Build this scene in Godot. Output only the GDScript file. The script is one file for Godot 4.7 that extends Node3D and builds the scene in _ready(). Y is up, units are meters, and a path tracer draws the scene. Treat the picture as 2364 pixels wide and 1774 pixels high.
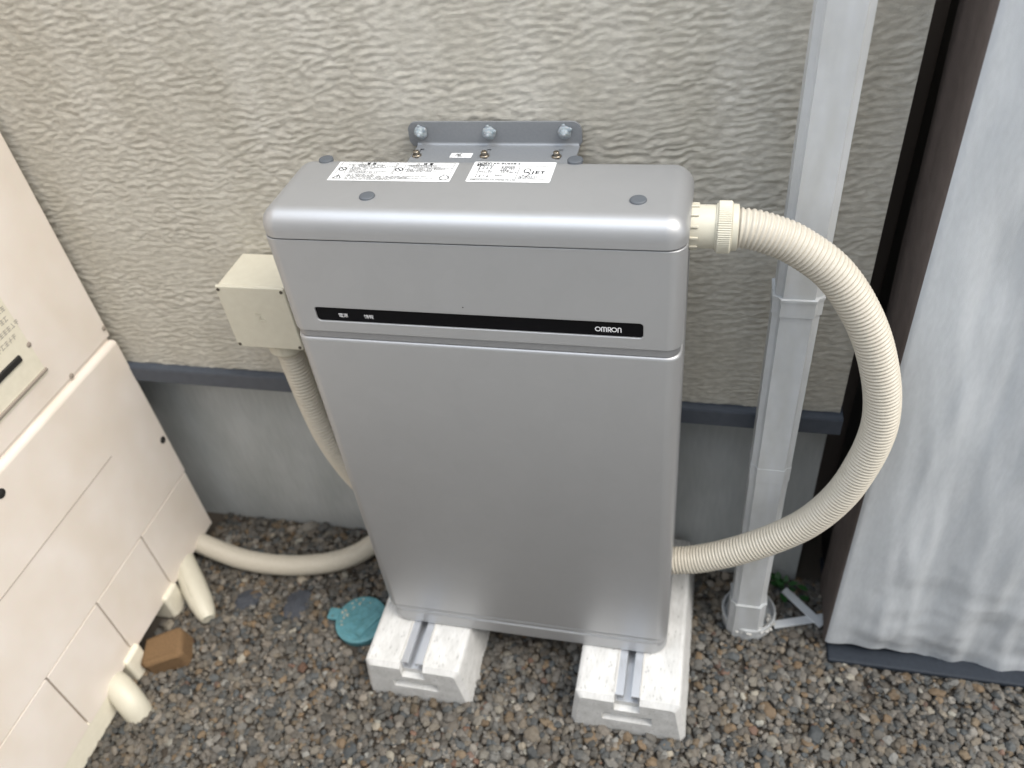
extends Node3D

# All shapes below are written in metres from the middle of the storage unit's top front edge; UP lifts them so that the ground lies at y = 0.
const UP := Vector3(0, 0.947, 0)
var rng := RandomNumberGenerator.new()
var M := {}
var used := {}
var origin := {}
var layer := 0  # strokes that cross lie a hair above one another


class MB:
	var v := PackedVector3Array()
	var n := PackedVector3Array()
	var c := PackedColorArray()
	var i := PackedInt32Array()
	var xf := Transform3D()

	func vert(p: Vector3, q: Vector3) -> int:
		v.append(xf * p)
		n.append((xf.basis * q).normalized())
		return v.size() - 1

	func tri(a: int, b: int, d: int) -> void:
		var cr := (v[b] - v[a]).cross(v[d] - v[a])
		if cr.length_squared() < 1e-22:
			return
		i.append(a)
		if cr.dot(n[a] + n[b] + n[d]) > 0.0:
			i.append(d)
			i.append(b)
		else:
			i.append(b)
			i.append(d)

	func quad(a: int, b: int, d: int, e: int) -> void:
		tri(a, b, d)
		tri(a, d, e)

	func face(ps: Array, nn: Vector3) -> void:
		var first := v.size()
		for p in ps:
			vert(p, nn)
		for k in range(1, ps.size() - 1):
			tri(first, first + k, first + k + 1)

	func mesh(shift := Vector3.ZERO) -> ArrayMesh:
		var a := []
		a.resize(Mesh.ARRAY_MAX)
		var w := v.duplicate()
		if shift != Vector3.ZERO:
			for k in w.size():
				w[k] += shift
		a[Mesh.ARRAY_VERTEX] = w
		a[Mesh.ARRAY_NORMAL] = n
		if c.size() == v.size() and c.size() > 0:
			a[Mesh.ARRAY_COLOR] = c
		a[Mesh.ARRAY_INDEX] = i
		var m := ArrayMesh.new()
		m.add_surface_from_arrays(Mesh.PRIMITIVE_TRIANGLES, a)
		return m

	# normals worked out from the triangles, shared where vertices are shared
	func smooth() -> void:
		for k in n.size():
			n[k] = Vector3.ZERO
		for t in range(0, i.size(), 3):
			var f := (v[i[t + 2]] - v[i[t]]).cross(v[i[t + 1]] - v[i[t]])
			n[i[t]] += f
			n[i[t + 1]] += f
			n[i[t + 2]] += f
		for k in n.size():
			n[k] = n[k].normalized()


# ---------------------------------------------------------------- shapes
func prof(y0: float, y1: float, bb: float, bt: float, steps := 5) -> Array:
	var out := []
	for k in steps + 1:
		var a := PI / 2 * k / steps
		out.append([bb * (1.0 - sin(a)), y0 + bb * (1.0 - cos(a)), sin(a), -cos(a)])
	for k in steps + 1:
		var a := PI / 2 * k / steps
		out.append([bt * (1.0 - cos(a)), y1 - bt * (1.0 - sin(a)), cos(a), sin(a)])
	return out


func loft(b: MB, hx: float, hz: float, r: float, pr: Array, at := Vector3.ZERO, caps := 3, skip := -1, seg := 8) -> void:
	var ring := []
	for q in 4:
		for k in seg + 1:
			var a := PI / 2 * q + PI / 2 * k / seg
			var d := Vector2(cos(a), sin(a))
			ring.append([Vector2(hx - r, hz - r) * Vector2(1 if q == 0 or q == 3 else -1, 1 if q < 2 else -1), d])
	var m := ring.size()
	var rows := []
	for p in pr:
		var row := []
		for e in ring:
			var o: Vector2 = e[0] + e[1] * maxf(r - p[0], 0.0)
			if p[0] > r:
				o = e[0] - Vector2(signf(e[0].x), signf(e[0].y)) * (p[0] - r)
			row.append(b.vert(at + Vector3(o.x, p[1], o.y), Vector3(e[1].x * p[2], p[3], e[1].y * p[2])))
		rows.append(row)
	for j in pr.size() - 1:
		for k in m:
			if j == skip and k == seg:
				continue  # the flat front
			b.quad(rows[j][k], rows[j][(k + 1) % m], rows[j + 1][(k + 1) % m], rows[j + 1][k])
	for side in 2:
		if caps & (1 << side):
			var row: Array = rows[0] if side == 0 else rows[-1]
			var ps := []
			for k in row:
				ps.append(b.xf.affine_inverse() * b.v[k])
			b.face(ps, Vector3(0, -1 if side == 0 else 1, 0))


func rbox(b: MB, center: Vector3, size: Vector3, r := 0.001, steps := 3) -> void:
	loft(b, size.x / 2, size.z / 2, r, prof(-size.y / 2, size.y / 2, r, r, steps), center, 3, -1, steps)


func lathe(b: MB, pts: Array, sides := 24, smooth_below := 50.0) -> void:
	var cnt := pts.size() - 1
	var sn := []
	for k in cnt:
		var d: Vector2 = pts[k + 1] - pts[k]
		sn.append(Vector2(d.y, -d.x).normalized() if d.length() > 1e-9 else Vector2(1, 0))
	for k in cnt:
		var n0: Vector2 = sn[k]
		var n1: Vector2 = sn[k]
		if k > 0 and absf(rad_to_deg(n0.angle_to(sn[k - 1]))) < smooth_below:
			n0 = (n0 + sn[k - 1]).normalized()
		if k < cnt - 1 and absf(rad_to_deg(n1.angle_to(sn[k + 1]))) < smooth_below:
			n1 = (n1 + sn[k + 1]).normalized()
		var ra := []
		var rb := []
		for s in sides:
			var a := TAU * s / sides
			var d := Vector3(cos(a), 0, sin(a))
			ra.append(b.vert(d * pts[k].x + Vector3(0, pts[k].y, 0), d * n0.x + Vector3(0, n0.y, 0)))
			rb.append(b.vert(d * pts[k + 1].x + Vector3(0, pts[k + 1].y, 0), d * n1.x + Vector3(0, n1.y, 0)))
		for s in sides:
			var t := (s + 1) % sides
			b.quad(ra[s], ra[t], rb[t], rb[s])


func catmull(pts: Array, step: float) -> PackedVector3Array:
	var cu := Curve3D.new()
	cu.bake_interval = step
	for k in pts.size():
		var a: Vector3 = pts[maxi(k - 1, 0)]
		var d: Vector3 = pts[mini(k + 1, pts.size() - 1)]
		cu.add_point(pts[k], -(d - a) / 6.0, (d - a) / 6.0)
	var out := PackedVector3Array()
	var total := cu.get_baked_length()
	var cnt := int(total / step)
	for k in cnt + 1:
		out.append(cu.sample_baked(total * k / cnt, true))
	return out


# a corrugated hose when pitch > 0
func tube(b: MB, path: PackedVector3Array, radius: float, sides := 28, pitch := 0.0, depth := 0.0) -> void:
	var t := (path[1] - path[0]).normalized()
	var u := t.cross(Vector3(0.3, 0.2, 0.9)).normalized()
	var s := 0.0
	var prev := []
	for k in path.size():
		var t2 := (path[mini(k + 1, path.size() - 1)] - path[maxi(k - 1, 0)]).normalized()
		u = (u - t2 * u.dot(t2)).normalized()
		var w := t2.cross(u)
		if k > 0:
			s += path[k].distance_to(path[k - 1])
		var r := radius
		var slope := 0.0
		if pitch > 0.0:
			var ph := TAU * s / pitch
			var sh := 0.5 + 0.5 * cos(ph)
			r -= depth * (1.0 - pow(sh, 0.55))
			slope = -depth * 0.55 * pow(maxf(sh, 0.08), -0.45) * 0.5 * sin(ph) * TAU / pitch
		var row := []
		for q in sides:
			var a := TAU * q / sides
			var d := u * cos(a) + w * sin(a)
			row.append(b.vert(path[k] + d * r, d - t2 * slope))
		if k > 0:
			for q in sides:
				b.quad(prev[q], prev[(q + 1) % sides], row[(q + 1) % sides], row[q])
		prev = row
	for e in 2:
		var p: Vector3 = path[0] if e == 0 else path[-1]
		var dirn := (path[0] - path[1]).normalized() if e == 0 else (path[-1] - path[-2]).normalized()
		var uu := dirn.cross(Vector3(0.3, 0.2, 0.9)).normalized()
		var ps := []
		for q in sides:
			var a := TAU * q / sides
			ps.append(p + (uu * cos(a) + dirn.cross(uu) * sin(a)) * radius * 0.9)
		b.face(ps, dirn)


# a polygon in x, y pushed along z from z0 to z1
func extrude(b: MB, poly: PackedVector2Array, z0: float, z1: float, caps := true) -> void:
	var area := 0.0
	for k in poly.size():
		area += poly[k].cross(poly[(k + 1) % poly.size()])
	for k in poly.size():
		var p := poly[k]
		var q := poly[(k + 1) % poly.size()]
		var d := (q - p).normalized()
		var nn := Vector3(d.y, -d.x, 0) * signf(area)
		b.face([Vector3(p.x, p.y, z0), Vector3(q.x, q.y, z0), Vector3(q.x, q.y, z1), Vector3(p.x, p.y, z1)], nn)
	if caps:
		var ids := Geometry2D.triangulate_polygon(poly)
		for e in 2:
			var z := z0 if e == 0 else z1
			for t in range(0, ids.size(), 3):
				b.face([Vector3(poly[ids[t]].x, poly[ids[t]].y, z), Vector3(poly[ids[t + 1]].x, poly[ids[t + 1]].y, z), Vector3(poly[ids[t + 2]].x, poly[ids[t + 2]].y, z)], Vector3(0, 0, -1 if e == 0 else 1))


func ico(sub: int) -> Array:
	var g := (1.0 + sqrt(5.0)) / 2.0
	var vs := []
	for p in [[-1, g, 0], [1, g, 0], [-1, -g, 0], [1, -g, 0], [0, -1, g], [0, 1, g], [0, -1, -g], [0, 1, -g], [g, 0, -1], [g, 0, 1], [-g, 0, -1], [-g, 0, 1]]:
		vs.append(Vector3(p[0], p[1], p[2]).normalized())
	var fs := [[0, 11, 5], [0, 5, 1], [0, 1, 7], [0, 7, 10], [0, 10, 11], [1, 5, 9], [5, 11, 4], [11, 10, 2], [10, 7, 6], [7, 1, 8], [3, 9, 4], [3, 4, 2], [3, 2, 6], [3, 6, 8], [3, 8, 9], [4, 9, 5], [2, 4, 11], [6, 2, 10], [8, 6, 7], [9, 8, 1]]
	for s in sub:
		var mids := {}
		var nf := []
		for f in fs:
			var m := []
			for k in 3:
				var a: int = f[k]
				var d: int = f[(k + 1) % 3]
				var key := "%d_%d" % [mini(a, d), maxi(a, d)]
				if not mids.has(key):
					mids[key] = vs.size()
					vs.append(((vs[a] + vs[d]) as Vector3).normalized())
				m.append(mids[key])
			nf.append_array([[f[0], m[0], m[2]], [f[1], m[1], m[0]], [f[2], m[2], m[1]], [m[0], m[1], m[2]]])
		fs = nf
	return [vs, fs]


func blob(b: MB, at: Vector3, size: Vector3, turn: Vector3, sub: int, rough: float, freq: float, sd: int) -> void:
	var no := FastNoiseLite.new()
	no.seed = sd
	no.frequency = freq
	no.noise_type = FastNoiseLite.TYPE_SIMPLEX
	var e := ico(sub)
	var ba := Basis.from_euler(turn)
	var part := MB.new()
	for p in e[0]:
		var q: Vector3 = p * (1.0 + rough * no.get_noise_3dv(p))
		part.vert(at + ba * (q * size), ba * p)
	for f in e[1]:
		part.tri(f[0], f[1], f[2])
	part.smooth()
	var first := b.v.size()
	for k in part.v.size():
		b.vert(part.v[k], part.n[k])
	for k in part.i:
		b.i.append(first + k)


# flat strokes: a polyline of given width in the plane of b.xf (x right, y up, z towards the reader)
func stroke(b: MB, pts: Array, w: float, closed := false) -> void:
	var cnt := pts.size()
	for k in (cnt if closed else cnt - 1):
		layer = (layer + 1) % 12
		var lift := layer * 0.00002
		var p: Vector2 = pts[k]
		var q: Vector2 = pts[(k + 1) % cnt]
		var d := (q - p).normalized() * w / 2
		var s := Vector2(-d.y, d.x)
		p -= d * 0.8
		q += d * 0.8
		b.face([Vector3(p.x - s.x, p.y - s.y, lift), Vector3(q.x - s.x, q.y - s.y, lift), Vector3(q.x + s.x, q.y + s.y, lift), Vector3(p.x + s.x, p.y + s.y, lift)], Vector3(0, 0, 1))


func ring_pts(cx: float, cy: float, rx: float, ry: float, cnt := 24) -> Array:
	var out := []
	for k in cnt:
		out.append(Vector2(cx + rx * cos(TAU * k / cnt), cy + ry * sin(TAU * k / cnt)))
	return out


# strokes of a written character on a 10 x 10 grid
const GLYPH := {
	"den": [[1, 9.3, 9, 9.3], [0.6, 6.6, 0.6, 8.2, 9.4, 8.2, 9.4, 6.6], [5, 9.3, 5, 5.6], [2.2, 7.2, 3.9, 7.2], [2.2, 6.1, 3.9, 6.1], [6.1, 7.2, 7.8, 7.2], [6.1, 6.1, 7.8, 6.1], [2, 1.6, 2, 5, 8, 5, 8, 1.6, 2, 1.6], [2, 3.3, 8, 3.3], [5, 5, 5, 0.4, 9.5, 0.4, 9.5, 1.6]],
	"gen": [[0.8, 8.8, 2.2, 7.9], [0.4, 6.2, 1.8, 5.4], [0.5, 1, 2.3, 3.6], [3, 9, 9.6, 9], [3.4, 9, 3.4, 5, 2.6, 0.8], [6.4, 9, 5.9, 7.8], [4.7, 4.6, 4.7, 7.6, 8.8, 7.6, 8.8, 4.6, 4.7, 4.6], [4.7, 6.1, 8.8, 6.1], [6.7, 4.6, 6.7, 0.6, 5.9, 0.9], [5.2, 3.4, 4.2, 1.6], [8.2, 3.4, 9.4, 1.6]],
	"jou": [[1.9, 9.6, 1.9, 0.3], [0.6, 7.6, 0.4, 5.6], [2.9, 8, 3.4, 6.6], [4, 8.6, 9.6, 8.6], [4.5, 7.3, 9.1, 7.3], [3.7, 6, 9.8, 6], [6.8, 9.6, 6.8, 6], [4.9, 0.2, 4.9, 4.9, 8.8, 4.9, 8.8, 0.6, 7.8, 0.5], [4.9, 3.5, 8.8, 3.5], [4.9, 2.1, 8.8, 2.1]],
	"hou": [[0.8, 8.4, 4.4, 8.4], [2.6, 9.6, 2.6, 7], [0.3, 7, 4.9, 7], [1.5, 6.6, 1.9, 5.5], [3.7, 6.6, 3.3, 5.5], [0.5, 5.1, 4.7, 5.1], [0.6, 3.4, 4.6, 3.4], [2.6, 5.1, 2.6, 0.2], [5.7, 0.2, 5.7, 9, 9, 9, 9, 6.8, 8, 6.6], [6, 5.2, 9.2, 5.2, 7.2, 1.6, 6.2, 0.4], [6.6, 4.2, 9.6, 0.4]],
	"kei": [[0.6, 9, 4.6, 9], [1.8, 9.7, 1.8, 8.4], [3.4, 9.7, 3.4, 8.4], [1.2, 6, 1.2, 7.8, 4.4, 7.8, 4.4, 6.2], [6.4, 9.6, 5.4, 7.6], [6, 8.6, 9.4, 8.6], [8.6, 8.4, 5.6, 5.6], [6.2, 7.8, 9.6, 5.6], [0.8, 5, 9.2, 5], [2.4, 4, 7.6, 4], [2.4, 3, 7.6, 3], [2.4, 0.3, 2.4, 2, 7.6, 2, 7.6, 0.3, 2.4, 0.3]],
	"koku": [[2.2, 9, 1.4, 7.4], [1.8, 8, 8.6, 8], [5, 9.6, 5, 5.6], [0.5, 5.6, 9.5, 5.6], [2, 0.5, 2, 3.8, 8, 3.8, 8, 0.5, 2, 0.5]],
	"chuu": [[0.8, 8.8, 2.2, 7.9], [0.4, 6.2, 1.8, 5.4], [0.5, 1, 2.3, 3.6], [6, 9.8, 6.9, 8.8], [3.6, 7.8, 9.4, 7.8], [4, 4.4, 9, 4.4], [3.2, 0.7, 9.8, 0.7], [6.5, 7.8, 6.5, 0.7]],
	"i": [[5, 9.8, 5, 9], [1.5, 8.8, 8.5, 8.8], [3.2, 8.6, 3.6, 7.5], [6.8, 8.6, 6.4, 7.5], [0.6, 7.3, 9.4, 7.3], [2.4, 3.4, 2.4, 6.3, 7.6, 6.3, 7.6, 3.4, 2.4, 3.4], [2.4, 4.9, 7.6, 4.9], [1, 2.4, 0.5, 0.8], [3, 2.8, 3, 0.5, 6.6, 0.5, 6.8, 1.4], [4.8, 3, 5.4, 2], [8, 2.6, 9, 1.2]],
	"chiku": [[0.6, 8.9, 9.4, 8.9], [3.2, 9.8, 3.2, 8], [6.8, 9.8, 6.8, 8], [1, 7.2, 9, 7.2], [4.6, 7.2, 3.2, 5.8, 6.4, 4.6, 7.4, 4.8], [6, 6.4, 3.4, 4.7], [2, 0.3, 2, 3.8, 8, 3.8, 8, 0.3, 2, 0.3], [2, 2, 8, 2], [5, 3.8, 5, 0.3]],
	"chi": [[0.4, 6.4, 3.2, 6.4], [1.8, 9, 1.8, 2.4], [0.2, 1.8, 3.4, 2.8], [4.2, 7.4, 4.2, 1, 9.6, 1, 9.6, 2.2], [3.4, 5.4, 9, 6.6, 8.8, 3.2, 7.8, 3.2], [6.4, 9.2, 6.4, 2.6]],
	"yu": [[1.6, 7.4, 7.4, 7.4, 7, 2], [0.6, 1.8, 9.4, 1.8]], "ni": [[2, 7, 8, 7], [1, 2, 9, 2]], "tsu": [[1.8, 6.4, 2.4, 4.6], [4.4, 6.8, 5, 5], [8, 6.6, 7, 3, 4, 1]], "to": [[3.4, 9, 3.4, 0.8], [3.4, 5.8, 7.4, 4]],
}


func glyph(b: MB, key: String, x: float, y: float, size: float, w: float, sx := 1.0) -> void:
	for s in GLYPH[key]:
		var pts := []
		for k in range(0, s.size(), 2):
			pts.append(Vector2(x + s[k] * size * 0.1 * sx, y + s[k + 1] * size * 0.1))
		stroke(b, pts, w)


# a line of print too small to read, as strokes of made-up characters
func tiny(b: MB, x: float, y: float, length: float, size: float, w: float) -> void:
	var cx := x
	while cx < x + length:
		if rng.randf() < 0.9:
			for k in 3:
				var yy := y + size * (0.1 + 0.4 * k)
				if rng.randf() < 0.75:
					stroke(b, [Vector2(cx + size * 0.08, yy), Vector2(cx + size * 0.85, yy)], w)
			stroke(b, [Vector2(cx + size * rng.randf_range(0.2, 0.7), y), Vector2(cx + size * rng.randf_range(0.3, 0.6), y + size)], w)
		cx += size * 1.08


# ---------------------------------------------------------------- nodes
func numbered(called: String) -> String:
	if not used.has(called):
		used[called] = 0
		return called
	used[called] += 1
	return "%s_%03d" % [called, used[called]]


func thing(called: String, label: String, category: String, at: Vector3, group := "") -> Node3D:
	var o := Node3D.new()
	o.name = numbered(called)
	add_child(o)
	o.position = at + UP
	origin[o] = at
	tag(o, label, category, group)
	return o


func tag(o: Node, label: String, category: String, group := "") -> void:
	o.set_meta("label", label)
	o.set_meta("category", category)
	if group:
		o.set_meta("group", group)


func obj(called: String, b: MB, m: Material, parent: Node3D) -> MeshInstance3D:
	var o := MeshInstance3D.new()
	var from: Vector3 = origin.get(parent, Vector3.ZERO)
	o.mesh = b.mesh(-from)
	o.material_override = m
	o.name = called
	parent.add_child(o, true)
	origin[o] = from
	return o


func text(called: String, s: String, at: Transform3D, height: float, m: Material, parent: Node3D, sx := 1.0, bold := false) -> MeshInstance3D:
	var f := SystemFont.new()
	f.font_names = PackedStringArray(["Droid Sans"])
	if bold:
		f.font_weight = 700
	var t := TextMesh.new()
	t.text = s
	t.font = f
	t.font_size = 32
	t.pixel_size = height / 23.0
	t.depth = 0.0001
	t.horizontal_alignment = HORIZONTAL_ALIGNMENT_LEFT
	t.vertical_alignment = VERTICAL_ALIGNMENT_CENTER
	t.curve_step = 2.0
	var o := MeshInstance3D.new()
	o.mesh = t
	o.material_override = m
	o.name = called
	parent.add_child(o, true)
	o.transform = at.translated(-(origin.get(parent, Vector3.ZERO) as Vector3)) * Transform3D(Basis.from_scale(Vector3(sx, 1, 1)), Vector3.ZERO)
	origin[o] = Vector3.ZERO
	return o


# ---------------------------------------------------------------- materials
func noise_tex(freq: float, a: Color, d: Color, sd: int, size := 512, oct := 4, as_normal := false) -> NoiseTexture2D:
	var t := NoiseTexture2D.new()
	t.width = size
	t.height = size
	t.seamless = true
	t.generate_mipmaps = false
	var no := FastNoiseLite.new()
	no.seed = sd
	no.frequency = freq
	no.fractal_octaves = oct
	t.noise = no
	var g := Gradient.new()
	g.set_color(0, a)
	g.set_color(1, d)
	t.color_ramp = g
	return t


func mat(col: Color, rough := 0.5, metal := 0.0) -> StandardMaterial3D:
	var m := StandardMaterial3D.new()
	m.albedo_color = col
	m.roughness = rough
	m.metallic = metal
	return m


func mottled(a: Color, d: Color, rough: float, freq: float, per_m: Vector3, bump := 0.0, bump_freq := 0.05, sd := 1, metal := 0.0) -> StandardMaterial3D:
	var m := mat(Color.WHITE, rough, metal)
	m.albedo_texture = noise_tex(freq, a, d, sd)
	m.uv1_triplanar = true
	m.uv1_world_triplanar = true
	m.uv1_scale = per_m
	if bump > 0.0:
		m.heightmap_enabled = true
		m.heightmap_texture = noise_tex(bump_freq, Color.BLACK, Color.WHITE, sd + 7)
		m.heightmap_scale = bump
	return m


func c8(r: int, g: int, b: int) -> Color:
	return Color(r / 255.0, g / 255.0, b / 255.0)


# soft stains over a material: a second, larger pattern that multiplies its colour
func stained(m: StandardMaterial3D, low: Color, per_m: Vector3, freq: float, sd: int) -> void:
	m.detail_enabled = true
	m.detail_blend_mode = BaseMaterial3D.BLEND_MODE_MUL
	m.detail_uv_layer = BaseMaterial3D.DETAIL_UV_2
	m.detail_albedo = noise_tex(freq, low, Color.WHITE, sd, 256, 3)
	m.uv2_triplanar = true
	m.uv2_world_triplanar = true
	m.uv2_scale = per_m


func materials() -> void:
	M.paint = mottled(c8(173, 174, 176), c8(176, 177, 179), 0.43, 0.01, Vector3(2, 2, 2), 0.002, 0.3, 3, 0.58)
	M.paint_band = mottled(c8(150, 151, 154), c8(156, 157, 160), 0.42, 0.03, Vector3(6, 6, 6), 0.003, 0.25, 3, 0.64)
	M.black = mat(c8(5, 5, 9), 0.3)
	M.black.metallic_specular = 0.22
	M.white_ink = mat(c8(235, 235, 238), 0.6)
	M.label = mat(c8(238, 239, 240), 0.5)
	M.ink = mat(c8(16, 17, 23), 0.7)
	M.plug = mat(c8(88, 93, 99), 0.5)
	M.bracket = mottled(c8(140, 143, 147), c8(146, 149, 153), 0.42, 0.05, Vector3(8, 8, 8), 0.006, 0.25, 5, 0.3)
	M.bolt = mottled(c8(140, 130, 116), c8(160, 152, 140), 0.35, 0.05, Vector3(30, 30, 30), 0.0, 0.05, 6, 0.95)
	M.sealant = mat(c8(152, 160, 166), 0.28)
	M.sealant.subsurf_scatter_enabled = true
	M.sealant.subsurf_scatter_strength = 0.1
	M.cream = mottled(c8(200, 195, 179), c8(206, 202, 186), 0.45, 0.02, Vector3(5, 5, 5), 0.004, 0.1, 8)
	M.hose = mottled(c8(190, 183, 169), c8(202, 196, 183), 0.42, 0.03, Vector3(9, 9, 9), 0.0, 0.1, 9)
	M.screw = mat(c8(90, 84, 76), 0.4, 0.7)
	M.pipe = mottled(c8(194, 197, 201), c8(200, 203, 206), 0.42, 0.02, Vector3(4, 4, 4), 0.003, 0.1, 10)
	M.siding = mottled(c8(183, 180, 172), c8(215, 212, 203), 0.88, 0.03, Vector3(4, 9, 4), 0.04, 0.2, 11)
	M.foundation = mottled(c8(184, 188, 190), c8(194, 198, 199), 0.9, 0.02, Vector3(10, 1.5, 10), 0.02, 0.08, 12)
	M.flashing = mottled(c8(66, 73, 84), c8(76, 83, 94), 0.4, 0.02, Vector3(4, 4, 4), 0.0, 0.1, 13)
	M.concrete = mottled(c8(194, 194, 193), c8(216, 216, 215), 0.88, 0.02, Vector3(16, 16, 5), 0.006, 0.3, 14)
	var pores := Gradient.new()
	pores.offsets = PackedFloat32Array([0.0, 0.13, 0.17, 0.55, 1.0])
	pores.colors = PackedColorArray([c8(130, 130, 128), c8(150, 150, 148), c8(208, 208, 207), c8(215, 215, 214), c8(222, 222, 222)])
	(M.concrete.albedo_texture as NoiseTexture2D).color_ramp = pores
	M.cement = mottled(c8(180, 178, 174), c8(214, 213, 210), 0.9, 0.1, Vector3(9, 9, 9), 0.05, 0.2, 15)
	M.aluminium = mat(c8(214, 217, 222), 0.35, 0.75)
	M.cabinet = mottled(c8(234, 225, 217), c8(238, 230, 223), 0.42, 0.01, Vector3(2, 2, 2), 0.003, 0.1, 16)
	M.cabinet_base = mottled(c8(222, 216, 198), c8(230, 224, 207), 0.6, 0.02, Vector3(5, 5, 5), 0.0, 0.1, 17)
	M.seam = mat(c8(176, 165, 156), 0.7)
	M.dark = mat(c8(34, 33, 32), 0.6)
	M.grey_ink = mat(c8(172, 166, 156), 0.6)
	M.grey_line = mat(c8(150, 140, 130), 0.6)
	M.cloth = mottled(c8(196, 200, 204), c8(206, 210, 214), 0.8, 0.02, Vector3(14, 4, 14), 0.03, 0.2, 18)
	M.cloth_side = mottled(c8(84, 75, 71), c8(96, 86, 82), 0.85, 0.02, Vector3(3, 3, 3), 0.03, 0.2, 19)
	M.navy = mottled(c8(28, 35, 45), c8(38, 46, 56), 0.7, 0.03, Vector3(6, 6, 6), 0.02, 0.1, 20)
	M.recess = mat(c8(96, 88, 83), 0.8)  # darkened to stand for shade in the gap beside the siding
	M.teal = mottled(c8(84, 140, 154), c8(102, 156, 168), 0.5, 0.04, Vector3(12, 12, 12), 0.004, 0.2, 21)
	M.sand = mat(c8(205, 186, 160), 0.9)
	M.brick = mottled(c8(96, 76, 52), c8(138, 108, 76), 0.9, 0.04, Vector3(12, 12, 12), 0.06, 0.15, 22)
	M.slate = mottled(c8(48, 52, 60), c8(74, 78, 86), 0.7, 0.04, Vector3(16, 16, 16), 0.05, 0.1, 23)
	M.stick = mat(c8(196, 200, 204), 0.6)
	M.leaf = mat(c8(46, 92, 44), 0.5)
	M.leaf.backlight_enabled = true
	M.leaf.backlight = Color(0.1, 0.2, 0.05)
	stained(M.siding, c8(230, 228, 223), Vector3(1.6, 0.5, 1.6), 0.02, 61)
	stained(M.concrete, c8(228, 228, 227), Vector3(5, 5, 3), 0.02, 62)
	stained(M.foundation, c8(226, 227, 226), Vector3(1.5, 0.8, 1.5), 0.02, 63)
	stained(M.cabinet, c8(244, 241, 235), Vector3(1.3, 0.9, 1.3), 0.02, 64)
	stained(M.pipe, c8(236, 235, 231), Vector3(6, 1.4, 6), 0.02, 65)
	stained(M.cloth, c8(238, 239, 240), Vector3(3, 0.8, 3), 0.02, 66)
	stained(M.teal, c8(216, 214, 206), Vector3(12, 12, 12), 0.02, 67)
	M.soil = mottled(c8(78, 70, 62), c8(112, 104, 94), 0.95, 0.08, Vector3(9, 9, 9), 0.3, 0.15, 24)
	M.path = mottled(c8(156, 154, 149), c8(172, 170, 165), 0.9, 0.03, Vector3(3, 3, 3), 0.05, 0.2, 27)
	M.blocking_wall = mottled(c8(150, 149, 146), c8(164, 163, 160), 0.9, 0.03, Vector3(3, 3, 3), 0.05, 0.2, 28)
	M.pebble = mottled(c8(205, 205, 205), c8(255, 255, 255), 0.75, 0.05, Vector3(25, 25, 25), 0.0, 0.1, 25)
	M.pebble.vertex_color_use_as_albedo = true


# ---------------------------------------------------------------- scene
func _ready() -> void:
	rng.seed = 20240
	var cam := Camera3D.new()
	cam.name = "camera"
	add_child(cam)
	cam.position = Vector3(0.26591, 0.44997, 0.74924) + UP
	cam.rotation = Vector3(-0.72079, 0.29908, -0.13004)
	cam.fov = 50.257
	cam.near = 0.02
	cam.far = 200.0
	var at := CameraAttributesPhysical.new()
	at.frustum_focal_length = 25.58
	at.frustum_focus_distance = 0.98
	at.exposure_aperture = 3.1
	at.frustum_near = 0.02
	at.frustum_far = 200.0
	cam.attributes = at
	cam.fov = 50.257
	cam.current = true

	var we := WorldEnvironment.new()
	we.name = "world_environment"
	var env := Environment.new()
	env.background_mode = Environment.BG_SKY
	env.tonemap_mode = Environment.TONE_MAPPER_LINEAR
	env.tonemap_exposure = 1.75
	env.sdfgi_enabled = true
	env.ssao_enabled = true
	env.ssil_enabled = true
	var sky := Sky.new()
	var sm := ProceduralSkyMaterial.new()
	sm.sky_top_color = c8(232, 242, 255)
	sm.sky_horizon_color = c8(98, 101, 107)
	sm.sky_curve = 0.9
	sm.ground_bottom_color = c8(110, 104, 96)
	sm.ground_horizon_color = c8(170, 168, 164)
	sm.energy_multiplier = 2.7
	sky.sky_material = sm
	env.sky = sky
	we.environment = env
	add_child(we)
	var sun := DirectionalLight3D.new()
	sun.name = "sun"
	sun.light_energy = 0.5
	sun.light_color = Color(1.0, 0.98, 0.95)
	sun.light_angular_distance = 35.0
	sun.shadow_enabled = true
	add_child(sun)
	sun.look_at_from_position(Vector3(1.25, 1.8, 0.35), Vector3.ZERO)

	materials()
	ground()
	house_wall()
	white_cabinet()
	covered_thing()
	downpipe()
	storage_unit()
	wall_bracket()
	blocks()
	junction_box()
	conduits()
	small_things()


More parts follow.
